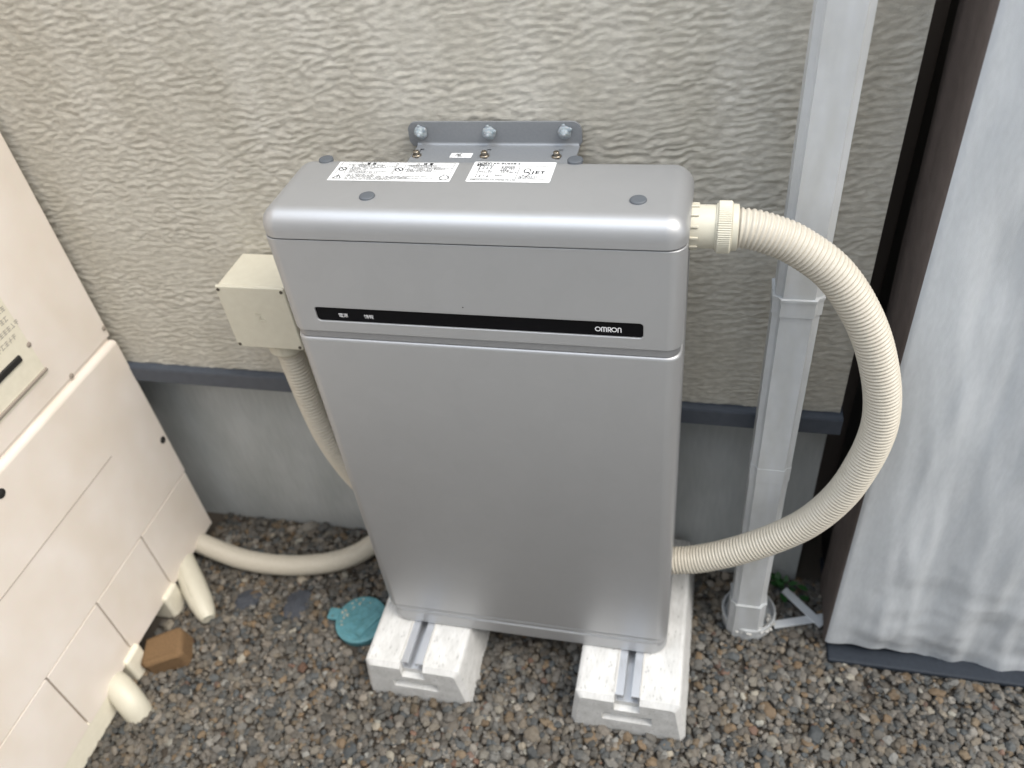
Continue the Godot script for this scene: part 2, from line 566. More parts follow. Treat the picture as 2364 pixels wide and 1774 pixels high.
func ground() -> void:
	var b := MB.new()
	b.face([Vector3(-30, -0.957, -30), Vector3(30, -0.957, -30), Vector3(30, -0.957, 30), Vector3(-30, -0.957, 30)], Vector3.UP)
	var o := MeshInstance3D.new()
	o.mesh = b.mesh(UP)
	o.material_override = M.soil
	o.name = "ground"
	o.set_meta("kind", "structure")
	tag(o, "bare brown earth under the loose grey gravel", "ground")
	add_child(o)

	b = MB.new()
	rbox(b, Vector3(0, -0.975, 2.06), Vector3(12, 0.06, 2.8), 0.006)  # unseen path, added for the reflections on the unit front
	o = MeshInstance3D.new()
	o.mesh = b.mesh(UP)
	o.material_override = M.path
	o.name = "path"
	o.set_meta("kind", "structure")
	tag(o, "pale concrete path added out of view to brighten reflections on the unit", "path")
	add_child(o)

	var st := MB.new()
	blob(st, Vector3.ZERO, Vector3.ONE, Vector3.ZERO, 2, 0.5, 0.8, 5)
	var mm := MultiMesh.new()
	mm.transform_format = MultiMesh.TRANSFORM_3D
	mm.use_colors = true
	mm.mesh = st.mesh()
	var tr := []
	var cs := []
	var zone := FastNoiseLite.new()
	zone.seed = 9
	zone.frequency = 2.5
	for bed in 3:
		var step := 0.0095 if bed < 2 else 0.014
		var x0 := -1.0 if bed < 2 else -1.7
		var z0 := -0.27
		var nx := int((2.0 if bed < 2 else 3.4) / step)
		var nz := int(0.92 / step)
		for ix in nx:
			for iz in nz:
				var x := x0 + (ix + rng.randf_range(-0.3, 1.3)) * step
				var z := z0 + (iz + rng.randf_range(-0.3, 1.3)) * step
				var pick := rng.randf()
				var s := lerpf(0.0032, 0.0084, pow(rng.randf(), 1.6))
				if rng.randf() < 0.04:
					s *= 1.45
				var sx := rng.randf_range(0.8, 1.5)
				var sy := rng.randf_range(0.55, 0.9)
				var sz := rng.randf_range(0.75, 1.15)
				var e := Vector3(rng.randf_range(-0.6, 0.6), rng.randf() * TAU, rng.randf_range(-0.6, 0.6))
				var y := -0.9535 + rng.randf_range(0.0, 0.004) + (0.004 if bed == 1 else 0.0)
				var g := rng.randf_range(0.75, 1.25)
				var tone := rng.randf_range(-1.0, 1.0)
				var keep := rng.randf()
				if bed == 2 and x > -0.99 and x < 0.99 and z < 0.64:
					continue
				if z > 0.66:
					continue
				if bed == 1 and keep < 0.25:
					continue
				if x < -0.77 and z < 0.65:
					continue
				if z < -0.262 and x < 0.47:
					continue
				if Vector2(x + 0.352, z + 0.043).length() < 0.058 or Vector2(x - 0.387, z + 0.167).length() < 0.05:
					continue
				if z < 0.092 and z > -0.28 and (absf(x + 0.19) < 0.097 or absf(x - 0.187) < 0.099):
					continue
				var col := Color(0.125, 0.115, 0.10)
				if pick < 0.3:
					col = Color(0.17, 0.155, 0.135)
				elif pick < 0.45:
					col = Color(0.095, 0.10, 0.10)
				elif pick < 0.60:
					col = Color(0.20, 0.175, 0.14)
				elif pick < 0.68:
					col = Color(0.205, 0.15, 0.095)
				elif pick < 0.692:
					col = Color(0.18, 0.11, 0.08)
				elif pick < 0.79:
					col = Color(0.27, 0.25, 0.22)
				elif pick < 0.81:
					col = Color(0.38, 0.35, 0.29)
				g *= 0.84 + 0.3 * zone.get_noise_2d(x, z)
				col = Color(col.r * g * (1 + 0.06 * tone), col.g * g, col.b * g * (1 - 0.06 * tone))
				tr.append(Transform3D(Basis.from_euler(e) * Basis.from_scale(Vector3(s * sx, s * sy, s * sz)), Vector3(x, y, z) + UP))
				cs.append(col)
	mm.instance_count = tr.size()
	for k in tr.size():
		mm.set_instance_transform(k, tr[k])
		mm.set_instance_color(k, cs[k])
	var gi := MultiMeshInstance3D.new()
	gi.multimesh = mm
	gi.material_override = M.pebble
	gi.name = "gravel"
	gi.set_meta("kind", "stuff")
	tag(gi, "loose grey and brown pebbles covering the ground around the unit", "gravel")
	add_child(gi)


func house_wall() -> void:
	var t := thing("house_wall", "beige house wall with rippled siding above a grey concrete foundation", "wall", Vector3(-0.6, -0.957, -0.27))
	# siding: rippled courses as real relief
	var b := MB.new()
	var n1 := FastNoiseLite.new()
	n1.seed = 31
	n1.frequency = 1.0
	n1.fractal_octaves = 1
	var n2: FastNoiseLite = n1.duplicate()
	n2.seed = 32
	var n3: FastNoiseLite = n1.duplicate()
	n3.seed = 33
	var x0 := -1.75
	var x1 := 0.477
	var ys := []
	var y := -0.447
	while y < 0.36:
		ys.append(y)
		y += 0.0024
	while y < 1.7:
		ys.append(y)
		y += 0.012
	var nx := 560
	var base := -0.2125
	for j in ys.size():
		for k in nx + 1:
			var x := lerpf(x0, x1, float(k) / nx)
			var yy: float = ys[j]
			var wy := yy + 0.0035 * n3.get_noise_2d(x / 0.05, yy / 0.05) + 0.05 * x * 0.2
			var wx := x + 0.01 * n3.get_noise_2d(x / 0.04 + 40.0, yy / 0.03)
			var h := n1.get_noise_2d(wx / 0.026, wy / 0.0076)
			var h2 := n2.get_noise_2d(wx / 0.010, wy / 0.0042)
			h = signf(h) * pow(absf(h), 0.75)
			var dz := (0.00095 * h + 0.0005 * h2) * (1.0 + 0.5 * n3.get_noise_2d(x / 0.2 + 7.0, yy / 0.1))
			if k == nx:
				dz = 0.0
			b.vert(Vector3(x, yy, base + dz), Vector3(0, 0, 1))
	for j in ys.size() - 1:
		for k in nx:
			var a := j * (nx + 1) + k
			b.quad(a, a + 1, a + nx + 2, a + nx + 1)
	b.smooth()
	# the panel's thickness: bottom edge, corner edge and back
	var top: float = ys[-1]
	b.face([Vector3(x0, -0.447, -0.215), Vector3(x1, -0.447, -0.215), Vector3(x1, -0.447, -0.262), Vector3(x0, -0.447, -0.262)], Vector3.DOWN)
	b.face([Vector3(x1, -0.447, base), Vector3(x1, top, base), Vector3(x1, top, -0.42), Vector3(x1, -0.447, -0.42)], Vector3.RIGHT)
	b.face([Vector3(x0, -0.447, -0.42), Vector3(x1, -0.447, -0.42), Vector3(x1, top, -0.42), Vector3(x0, top, -0.42)], Vector3(0, 0, -1))
	b.face([Vector3(x0, top, base), Vector3(x1, top, base), Vector3(x1, top, -0.42), Vector3(x0, top, -0.42)], Vector3.UP)
	obj("siding", b, M.siding, t)
	b = MB.new()
	rbox(b, Vector3((x0 + x1) / 2, -0.734, -0.345), Vector3(x1 - x0 + 0.002, 0.5, 0.15), 0.002)
	obj("foundation", b, M.foundation, t)
	b = MB.new()
	b.xf = Transform3D(Basis(Vector3(0, 0, 1), Vector3(0, 1, 0), Vector3(-1, 0, 0)), Vector3(x0, 0, 0))
	# profile in (z, y), pushed along x
	var pf := PackedVector2Array([Vector2(-0.275, -0.4455), Vector2(-0.207, -0.4455), Vector2(-0.2005, -0.4475), Vector2(-0.199, -0.451), Vector2(-0.199, -0.479), Vector2(-0.201, -0.4815), Vector2(-0.206, -0.4815), Vector2(-0.208, -0.476), Vector2(-0.275, -0.470)])
	var b2 := MB.new()
	for k in pf.size():
		var p := pf[k]
		var q := pf[(k + 1) % pf.size()]
		var d := (q - p).normalized()
		b2.face([Vector3(x0, p.y, p.x), Vector3(x0, q.y, q.x), Vector3(x1 + 0.004, q.y, q.x), Vector3(x1 + 0.004, p.y, p.x)], Vector3(0, d.x, -d.y))
	b2.face([Vector3(x1 + 0.004, -0.4455, -0.275), Vector3(x1 + 0.004, -0.4475, -0.2005), Vector3(x1 + 0.004, -0.4815, -0.201), Vector3(x1 + 0.004, -0.470, -0.275)], Vector3.RIGHT)
	obj("drip_flashing", b2, M.flashing, t)

	var o := thing("added_blocking_wall", "pale grey wall added out of view across the path to cut low sky light", "wall", Vector3(0, -0.957, 2.3))
	b = MB.new()
	rbox(b, Vector3(0, 0.72, 2.36), Vector3(9, 3.3, 0.12), 0.004)  # added out of view, blocks low sky light from the front
	obj("wall_face", b, M.blocking_wall, o)

	var r := thing("gap_shade_wall", "wall set back beside the siding corner, its dark brown standing for gap shade", "wall", Vector3(1.2, -0.957, -0.47))
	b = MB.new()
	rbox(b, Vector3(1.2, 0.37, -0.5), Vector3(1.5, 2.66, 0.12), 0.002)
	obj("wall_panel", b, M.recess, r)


func white_cabinet() -> void:
	var X := -0.75
	var t := thing("equipment_cabinet", "tall cream white equipment cabinet standing against the wall at left", "cabinet", Vector3(-1.02, -0.947, 0.2))
	var b := MB.new()
	rbox(b, Vector3(X - 0.2695, 0.0, 0.2075), Vector3(0.519, 1.76, 0.815), 0.006)
	obj("cabinet_body", b, M.cabinet, t)
	b = MB.new()
	rbox(b, Vector3(X - 0.018, 0.2565, 0.209), Vector3(0.024, 1.267, 0.824), 0.004)
	var up := obj("upper_panel", b, M.cabinet, t)
	# lower panel with a rounded shoulder under the seam
	b = MB.new()
	b.xf = Transform3D(Basis(Vector3(0, 0, -1), Vector3(0, 1, 0), Vector3(1, 0, 0)), Vector3(X - 0.012, -0.5555, 0.209))
	loft(b, 0.413, 0.013, 0.006, prof(-0.1735, 0.1735, 0.001, 0.011, 6), Vector3.ZERO, 3, -1, 4)
	var low := obj("lower_panel", b, M.cabinet, t)
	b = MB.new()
	rbox(b, Vector3(X + 0.0009, -0.5455, 0.275), Vector3(0.0014, 0.0026, 0.686), 0.0004, 1)  # raised strip, coloured darker to stand for the shaded groove
	obj("groove_shade_strip", b, M.seam, low)
	var cuts := [-0.2, -0.031, 0.117, 0.262, 0.41, 0.56, 0.62]
	for k in cuts.size() - 1:
		b = MB.new()
		rbox(b, Vector3(X - 0.012, -0.8135, (cuts[k] + cuts[k + 1]) / 2), Vector3(0.026, 0.1636, cuts[k + 1] - cuts[k] - 0.0034), 0.0009, 2)
		obj("skirt_panel", b, M.cabinet, t)
	b = MB.new()
	rbox(b, Vector3(X - 0.045, -0.92, 0.385), Vector3(0.09, 0.06, 0.41), 0.006)
	obj("base_plinth", b, M.cabinet_base, t)
	for z in [0.125, -0.015]:
		b = MB.new()
		rbox(b, Vector3(X - 0.02, -0.92, z), Vector3(0.06, 0.075, 0.045), 0.008)
		obj("foot", b, M.cabinet_base, t)
	for p in [[-0.625, -0.187, 0.007, 0.0], [-0.415, 0.133, 0.008, 0.0]]:
		b = MB.new()
		b.xf = Transform3D(Basis.from_euler(Vector3(0, 0, -PI / 2)), Vector3(X + 0.0005, p[0], p[1]))
		lathe(b, [Vector2(p[2], 0), Vector2(p[2], 0.002), Vector2(p[2] * 0.7, 0.0035), Vector2(0, 0.004)], 16)
		obj("black_screw", b, M.dark, t)
	for p in [[-0.372, -0.088], [-0.355, -0.196], [-0.274, -0.05]]:
		b = MB.new()
		b.xf = Transform3D(Basis.from_euler(Vector3(0, 0, -PI / 2)), Vector3(X - 0.0055, p[0], p[1]))
		lathe(b, [Vector2(0.0045, 0), Vector2(0.0045, 0.0015), Vector2(0.003, 0.0025), Vector2(0, 0.003)], 14)
		obj("screw", b, M.grey_line, up)
	# instruction print, a dark slot and a thin rail below it
	b = MB.new()
	rbox(b, Vector3(X - 0.0055, -0.235, 0.055), Vector3(0.0014, 0.2, 0.215), 0.0006, 1)
	var lab := obj("instruction_label", b, M.cabinet_base, up)
	b = MB.new()
	b.xf = Transform3D(Basis(Vector3(0, 0, -1), Vector3(0, 1, 0), Vector3(1, 0, 0)), Vector3(X - 0.0045, 0, 0))
	for row in 7:
		tiny(b, -0.15 + 0.004 * (row % 3), -0.158 - 0.0155 * row, 0.185 + 0.01 * (row % 2), 0.008, 0.0013)
	obj("small_print", b, M.grey_ink, lab)
	b = MB.new()
	rbox(b, Vector3(X - 0.004, -0.279, 0.06), Vector3(0.006, 0.011, 0.17), 0.002, 2)
	obj("dark_slot", b, M.dark, up)
	b = MB.new()
	rbox(b, Vector3(X - 0.004, -0.3265, 0.02), Vector3(0.005, 0.006, 0.15), 0.002, 2)
	obj("thin_rail", b, M.grey_line, up)


func covered_thing() -> void:
	var t := thing("covered_equipment", "tall equipment draped in a pale grey cloth cover beside the downpipe", "covered equipment", Vector3(0.93, -0.947, -0.2))
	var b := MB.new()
	rbox(b, Vector3(0.945, -0.31, -0.265), Vector3(0.83, 1.27, 0.24), 0.01)  # dark box added behind the cover to deepen the gap shade
	obj("gap_shade_body", b, M.dark, t)
	var n1 := FastNoiseLite.new()
	n1.seed = 51
	n1.frequency = 1.0
	n1.fractal_octaves = 3
	var n2: FastNoiseLite = n1.duplicate()
	n2.seed = 52
	for part in 2:
		# the path in plan: side from back to front, then round the corner and along the front
		var path := []
		if part == 0:
			for k in 25:
				path.append(Vector2(0.512, lerpf(-0.238, -0.124, k / 24.0)))
			for k in range(1, 4):
				var a := PI / 6 * k / 2.0
				path.append(Vector2(0.512 + 0.010 * (1 - cos(a)), -0.124 + 0.010 * sin(a)))
		else:
			for k in range(3, 7):
				var a := PI / 6 * k / 2.0
				path.append(Vector2(0.512 + 0.010 * (1 - cos(a)), -0.124 + 0.010 * sin(a)))
			for k in range(1, 190):
				path.append(Vector2(lerpf(0.522, 1.38, k / 190.0), -0.114))
			for k in 16:
				path.append(Vector2(1.38, lerpf(-0.114, -0.3, k / 15.0)))
		b = MB.new()
		var rows := 190
		for j in rows + 1:
			for k in path.size():
				var f := float(j) / rows
				var p: Vector2 = path[k]
				var hem := -0.927 + 0.010 * sin((p.x - 0.5) * 14.0 + 0.6) * exp(-(p.x - 0.5) * 3.0) - 0.016 * smoothstep(0.6, 0.75, p.x)
				var y := lerpf(hem, 0.35, f)
				var ss := p.x + p.y
				var amp := smoothstep(0.0, 0.09, ss - 0.40) if part == 1 else 0.4
				var out := 0.012 * n1.get_noise_2d(ss / 0.12 + 0.5 * y, y / 0.7) + 0.002 * n2.get_noise_2d(ss / 0.04, y / 0.3)
				# sagging folds towards the hem
				var sag := smoothstep(-0.55, -0.9, y)
				out += sag * 0.006 * n2.get_noise_2d(ss / 0.30 + 9.0, y / 0.14 + ss * 1.2)
				out -= 0.008 * smoothstep(-0.86, -0.93, y) * (0.5 + n1.get_noise_2d(ss / 0.17 + 3.0, 0.0))
				out *= amp
				var lean := -0.010 * (y + 0.4)
				var pos := Vector3(p.x + lean * 0.8, y, p.y - lean * 0.4)
				if part == 0:
					pos.x -= out * smoothstep(-0.124, -0.16, p.y)
				else:
					pos.z += out
				b.vert(pos, Vector3(0, 0, 1) if part == 1 else Vector3(-1, 0, 0))
		for j in rows:
			for k in path.size() - 1:
				var a := j * path.size() + k
				b.quad(a, a + 1, a + path.size() + 1, a + path.size())
		b.smooth()
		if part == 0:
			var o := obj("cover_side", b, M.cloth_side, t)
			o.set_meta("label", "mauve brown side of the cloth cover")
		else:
			obj("cloth_cover", b, M.cloth, t)
	b = MB.new()
	rbox(b, Vector3(0.945, 0.345, -0.2), Vector3(0.86, 0.03, 0.17), 0.012)
	obj("cover_top", b, M.cloth, t)
	# dark sheet under it
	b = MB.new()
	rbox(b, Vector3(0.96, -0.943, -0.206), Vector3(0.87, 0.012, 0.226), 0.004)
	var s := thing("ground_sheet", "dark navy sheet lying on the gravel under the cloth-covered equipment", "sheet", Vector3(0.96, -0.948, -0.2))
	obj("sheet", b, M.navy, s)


func pipe_poly(w: float, d: float, c: float, cx: float, cz: float) -> PackedVector2Array:
	# seen from above, concave cut corners as of a decorative square downpipe
	var out := PackedVector2Array()
	for q in 4:
		var sx: float = [1, -1, -1, 1][q]
		var sz: float = [1, 1, -1, -1][q]
		var corner := Vector2(cx + sx * w / 2, cz + sz * d / 2)
		var pts := []
		for k in 5:
			var a := PI / 2 * k / 4.0
			pts.append(corner - Vector2(sx * c * cos(a) * 1.0, sz * c * sin(a)) * Vector2(1, 1))
		# starts on the side face, ends on the front face, or the other way round
		var on_side := Vector2(corner.x, corner.y - sz * c)
		var on_front := Vector2(corner.x - sx * c, corner.y)
		var arr := [on_side, corner - Vector2(sx * c * 0.30, sz * c * 0.85), corner - Vector2(sx * c * 0.72, sz * c * 0.62), corner - Vector2(sx * c * 0.95, sz * c * 0.28), on_front]
		if q % 2 == 1:
			arr.reverse()
		for p in arr:
			out.append(p)
	return out


func pipe_piece(b: MB, w: float, d: float, c: float, cx: float, cz: float, y0: float, y1: float, w0 := -1.0) -> void:
	var top := pipe_poly(w, d, c, cx, cz)
	var bot := top if w0 < 0 else pipe_poly(w0, d * w0 / w, c, cx, cz)
	var cnt := top.size()
	for k in cnt:
		var q := (k + 1) % cnt
		var e := (top[q] - top[k]).normalized()
		var nn := Vector3(e.y, 0, -e.x)
		if nn.dot(Vector3(top[k].x - cx, 0, top[k].y - cz)) < 0:
			nn = -nn
		b.face([Vector3(top[k].x, y1, top[k].y), Vector3(top[q].x, y1, top[q].y), Vector3(bot[q].x, y0, bot[q].y), Vector3(bot[k].x, y0, bot[k].y)], nn)
	for e in 2:
		var poly := top if e == 1 else bot
		var yy := y1 if e == 1 else y0
		var ids := Geometry2D.triangulate_polygon(poly)
		for k in range(0, ids.size(), 3):
			b.face([Vector3(poly[ids[k]].x, yy, poly[ids[k]].y), Vector3(poly[ids[k + 1]].x, yy, poly[ids[k + 1]].y), Vector3(poly[ids[k + 2]].x, yy, poly[ids[k + 2]].y)], Vector3(0, -1 if e == 0 else 1, 0))


func downpipe() -> void:
	var cx := 0.3805
	var cz := -0.150
	var t := thing("downpipe", "pale grey square downpipe with notched corners on the beige wall", "downpipe", Vector3(cx, -0.93, cz))
	var b := MB.new()
	pipe_piece(b, 0.056, 0.05, 0.009, cx, cz, -0.188, 1.7)
	obj("upper_pipe", b, M.pipe, t)
	b = MB.new()
	pipe_piece(b, 0.0635, 0.0575, 0.010, cx, cz, -0.181, -0.1775)
	pipe_piece(b, 0.0615, 0.0555, 0.010, cx, cz, -0.2045, -0.181)
	var so := obj("joint_socket", b, M.pipe, t)
	b = MB.new()
	pipe_piece(b, 0.058, 0.052, 0.0095, cx, cz, -0.490, -0.2045, 0.0575)
	pipe_piece(b, 0.0565, 0.0505, 0.009, cx, cz, -0.87, -0.52)
	obj("lower_pipe", b, M.pipe, t)
	b = MB.new()
	pipe_piece(b, 0.0588, 0.0528, 0.0096, cx, cz, -0.52, -0.490)
	obj("joint_band", b, M.pipe, t)
	b = MB.new()
	pipe_piece(b, 0.0635, 0.0575, 0.010, cx, cz, -0.8505, -0.848)
	pipe_piece(b, 0.0615, 0.0555, 0.010, cx, cz, -0.955, -0.8505, 0.064)
	obj("shoe_socket", b, M.pipe, t)

	var d := thing("drain_socket", "round grey drain socket in the gravel receiving the downpipe foot", "drain", Vector3(0.387, -0.947, -0.167))
	b = MB.new()
	b.xf = Transform3D(Basis(), Vector3(0.387, -0.947, -0.167))
	lathe(b, [Vector2(0.047, -0.03), Vector2(0.047, 0.018), Vector2(0.0485, 0.019), Vector2(0.0495, 0.024), Vector2(0.0485, 0.027), Vector2(0.0455, 0.027), Vector2(0.0445, 0.024), Vector2(0.0445, 0.006), Vector2(0.0, 0.007)], 48, 40)
	obj("pipe_ring", b, M.pipe, d)
	b = MB.new()
	for k in 46:
		var a := lerpf(0.15, 2.35, rng.randf())
		var r := rng.randf_range(0.036, 0.05)
		blob(b, Vector3(0.387 + r * cos(a), -0.945 + rng.randf_range(0.012, 0.024) * (1.0 if r < 0.045 else 0.75), -0.167 + r * sin(a)), Vector3(1, 0.6, 0.8) * rng.randf_range(0.003, 0.0065), Vector3(0, rng.randf() * 6, 0), 1, 0.6, 1.3, 300 + k)
	obj("mortar", b, M.cement, d)


# a flat front z = 0 plate between x and y limits with a rounded hole, plus the walls of the hole
func holed_front(b: MB, x0: float, x1: float, y0: float, y1: float, h: Rect2, r: float, depth: float) -> void:
	var inner := []
	var outer := []
	for q in 4:
		var sx: float = [1, -1, -1, 1][q]
		var sy: float = [1, 1, -1, -1][q]
		var cxy := h.get_center() + Vector2(sx * (h.size.x / 2 - r), sy * (h.size.y / 2 - r))
		for k in 7:
			var a := PI / 2 * q + PI / 2 * k / 6.0
			inner.append([cxy, Vector2(cos(a), sin(a))])
			outer.append(Vector3(x1 if sx > 0 else x0, y1 if sy > 0 else y0, 0))
	var n := inner.size()
	var ri := []
	var ro := []
	var bevel := 0.0012
	for k in n:
		var p: Vector2 = inner[k][0] + inner[k][1] * (r + bevel)
		ri.append(b.vert(Vector3(p.x, p.y, 0), Vector3(0, 0, 1)))
		ro.append(b.vert(outer[k], Vector3(0, 0, 1)))
	for k in n:
		b.quad(ri[k], ri[(k + 1) % n], ro[(k + 1) % n], ro[k])
	var prev := ri
	for s in range(0, 4):
		var a := PI / 2 * s / 3.0
		var row := []
		for k in n:
			var p: Vector2 = inner[k][0] + inner[k][1] * (r + bevel * (1 - sin(a)))
			var d: Vector2 = inner[k][1]
			row.append(b.vert(Vector3(p.x, p.y, -bevel * (1 - cos(a))), Vector3(-d.x * sin(a), -d.y * sin(a), cos(a) + 0.001)))
		if s > 0:
			for k in n:
				b.quad(prev[k], prev[(k + 1) % n], row[(k + 1) % n], row[k])
		prev = row
	var last := []
	for k in n:
		var p: Vector2 = inner[k][0] + inner[k][1] * r
		last.append(b.vert(Vector3(p.x, p.y, -depth), Vector3(-inner[k][1].x, -inner[k][1].y, 0)))
	for k in n:
		b.quad(prev[k], prev[(k + 1) % n], last[(k + 1) % n], last[k])


func round_plate(b: MB, rect: Rect2, r: float, z: float) -> void:
	var ps := []
	for q in 4:
		var sx: float = [1, -1, -1, 1][q]
		var sy: float = [1, 1, -1, -1][q]
		var cxy := rect.get_center() + Vector2(sx * (rect.size.x / 2 - r), sy * (rect.size.y / 2 - r))
		for k in 5:
			var a := PI / 2 * q + PI / 2 * k / 4.0
			ps.append(Vector3(cxy.x + r * cos(a), cxy.y + r * sin(a), z))
	b.face(ps, Vector3(0, 0, 1))


func storage_unit() -> void:
	var W := 0.2482
	var D := 0.147
	var X := -0.0034
	var t := thing("storage_unit", "silver grey upright battery storage unit standing on two concrete blocks", "battery unit", Vector3(0, -0.847, -D / 2))
	var mid := Vector3(X, 0, -D / 2)
	var R := 0.019
	# inner shell seen in the seams
	var b := MB.new()
	loft(b, W - 0.004, D / 2 - 0.004, R - 0.004, prof(-0.83, -0.02, 0.01, 0.005), mid)
	obj("inner_shell", b, M.paint_band, t)
	b = MB.new()
	loft(b, W + 0.001, D / 2 + 0.001, 0.0245, prof(-0.0325, 0.0, 0.0012, 0.0235, 10), mid, 3, -1, 12)
	obj("lid", b, M.paint, t)
	# upper panel with the pocket for the display
	b = MB.new()
	var pr := prof(-0.1705, -0.034, 0.0015, 0.0012, 4)
	loft(b, W, D / 2, R, pr, mid, 3, 4, 10)
	holed_front(b, X - (W - R), X + W - R, -0.1690, -0.0352, Rect2(-0.2100, -0.1532, 0.4100, 0.0212), 0.0045, 0.003)
	obj("upper_panel", b, M.paint, t)
	b = MB.new()
	round_plate(b, Rect2(-0.2100, -0.1532, 0.4100, 0.0212), 0.0045, -0.0024)
	var disp := obj("display_strip", b, M.black, t)
	b = MB.new()
	b.xf = Transform3D(Basis(), Vector3(0, 0, -0.0019))
	glyph(b, "den", -0.1802, -0.1470, 0.0062, 0.00046)
	glyph(b, "gen", -0.1738, -0.1470, 0.0062, 0.00046)
	obj("lamp_lettering", b, M.white_ink, disp)
	b = MB.new()
	b.xf = Transform3D(Basis(), Vector3(0, 0, -0.0019))
	glyph(b, "jou", -0.1458, -0.1470, 0.0062, 0.00046)
	glyph(b, "hou", -0.1394, -0.1470, 0.0062, 0.00046)
	obj("lamp_lettering", b, M.white_ink, disp)
	b = MB.new()
	b.xf = Transform3D(Basis(), Vector3(0, 0, -0.0019))
	logo(b, 0.1440, -0.1470, 0.0306, 0.0068, 0.00115)
	obj("maker_lettering", b, M.white_ink, disp)
	b = MB.new()
	loft(b, W - 0.0022, D / 2 - 0.0022, R - 0.002, prof(-0.1815, -0.1712, 0.0006, 0.0006, 2), mid)
	obj("groove_band", b, M.paint_band, t)
	b = MB.new()
	loft(b, W, D / 2, R, prof(-0.7962, -0.1822, 0.0022, 0.0045, 6), mid, 3, -1, 10)
	obj("lower_panel", b, M.paint, t)
	b = MB.new()
	loft(b, W - 0.0015, D / 2 - 0.0015, R - 0.001, prof(-0.8082, -0.7988, 0.001, 0.0032, 4), mid, 3, -1, 10)
	obj("trim_band", b, M.paint, t)
	b = MB.new()
	loft(b, W - 0.001, D / 2 - 0.001, 0.028, prof(-0.846, -0.8108, 0.006, 0.0045, 6), mid, 3, -1, 10)
	obj("bottom_cover", b, M.paint, t)
	b = MB.new()
	blob(b, Vector3(-0.0135, -0.1205, 0.0002), Vector3(0.0009, 0.0006, 0.0006), Vector3.ZERO, 1, 0.4, 1.2, 7)
	obj("dirt_speck", b, M.dark, t)
	for p in [[-0.212, -0.134], [0.106, -0.138], [-0.124, -0.044], [0.189, -0.047]]:
		b = MB.new()
		b.xf = Transform3D(Basis(), Vector3(p[0], 0, p[1]))
		lathe(b, [Vector2(0.0094, -0.002), Vector2(0.0094, 0.0012), Vector2(0.0088, 0.0021), Vector2(0.0070, 0.0024), Vector2(0, 0.0026)], 32, 60)
		obj("cap_plug", b, M.plug, t)
	# stickers on the lid; their own axes: x right, y up the page (away from the reader), z up
	var flat := Basis(Vector3(1, 0, 0), Vector3(0, 0, -1), Vector3(0, 1, 0))
	b = MB.new()
	b.xf = Transform3D(flat, Vector3(-0.190, 0.0004, -0.081))
	round_plate(b, Rect2(0, 0, 0.1555, 0.0475), 0.0012, 0)
	var lab := obj("warning_label", b, M.label, t)
	b = MB.new()
	b.xf = Transform3D(flat, Vector3(-0.190, 0.0006, -0.081))
	var lw := 0.0005
	for k in 2:
		var x := 0.0045 + 0.074 * k
		var w := 0.0725
		stroke(b, [Vector2(x, 0.0178), Vector2(x + w, 0.0178), Vector2(x + w, 0.0458), Vector2(x, 0.0458)], lw, true)
		stroke(b, [Vector2(x, 0.0405), Vector2(x + w, 0.0405)], lw)
		stroke(b, [Vector2(x + 0.011, 0.0178), Vector2(x + 0.011, 0.0405)], lw)
		stroke(b, ring_pts(x + 0.0055, 0.029, 0.0044, 0.0044), 0.0013, true)
		stroke(b, [Vector2(x + 0.0025, 0.0321), Vector2(x + 0.0085, 0.0259)], 0.0013)
		stroke(b, [Vector2(x + 0.024, 0.0412), Vector2(x + 0.0285, 0.0412), Vector2(x + 0.0262, 0.0450)], 0.0005, true)
		glyph(b, ["kei", "chuu"][k], x + 0.033, 0.0410, 0.0046, 0.00075)
		glyph(b, ["koku", "i"][k], x + 0.0405, 0.0410, 0.0046, 0.00075)
		var ln := [0.044, 0.056, 0.045, 0.033, 0.022, 0.048, 0.040] if k == 0 else [0.038, 0.040, 0.054, 0.050, 0.034, 0.042]
		for q in ln.size():
			tiny(b, x + 0.0130 + (0.003 if q % 3 else 0.0), 0.0376 - 0.0030 * q, ln[q], 0.0020, 0.00036)
	stroke(b, [Vector2(0.0050, 0.0050), Vector2(0.0160, 0.0050), Vector2(0.0105, 0.0135)], 0.0011, true)
	stroke(b, [Vector2(0.0105, 0.0105), Vector2(0.0105, 0.0075)], 0.0012)
	for q in 5:
		tiny(b, 0.021, 0.0136 - 0.0028 * q, [0.036, 0.102, 0.080, 0.112, 0.060][q], 0.0019, 0.00036)
	# three chasing arrows
	for q in 3:
		var a := TAU * q / 3.0 + PI / 2
		var c0 := Vector2(0.1465, 0.0095)
		var pts := []
		for k in 5:
			pts.append(c0 + Vector2(cos(a - 0.2 - 0.42 * k), sin(a - 0.2 - 0.42 * k)) * 0.0054)
		stroke(b, pts, 0.0013)
		var tip: Vector2 = pts[4]
		stroke(b, [tip + Vector2(cos(a + 0.3), sin(a + 0.3)) * 0.0016, tip, tip + Vector2(cos(a - 1.4), sin(a - 1.4)) * 0.0016], 0.0008)
	obj("warning_print", b, M.ink, lab)

	b = MB.new()
	b.xf = Transform3D(flat, Vector3(-0.0155, 0.0004, -0.0825))
	round_plate(b, Rect2(0, 0, 0.1005, 0.0497), 0.0022, 0)
	var rat := obj("rating_label", b, M.label, t)
	var xf := Transform3D(flat, Vector3(-0.0155, 0.0006, -0.0825))
	b = MB.new()
	b.xf = xf
	stroke(b, [Vector2(0.004, 0.0385), Vector2(0.0945, 0.0385)], 0.00052)
	stroke(b, [Vector2(0.004, 0.0072), Vector2(0.0965, 0.0072)], 0.00052)
	stroke(b, [Vector2(0.0585, 0.0365), Vector2(0.0585, 0.0085)], 0.00052)
	wordmark(b, 0.0045, 0.0430, 0.0180, 0.0042, 0.0009)
	var gx := 0.0045
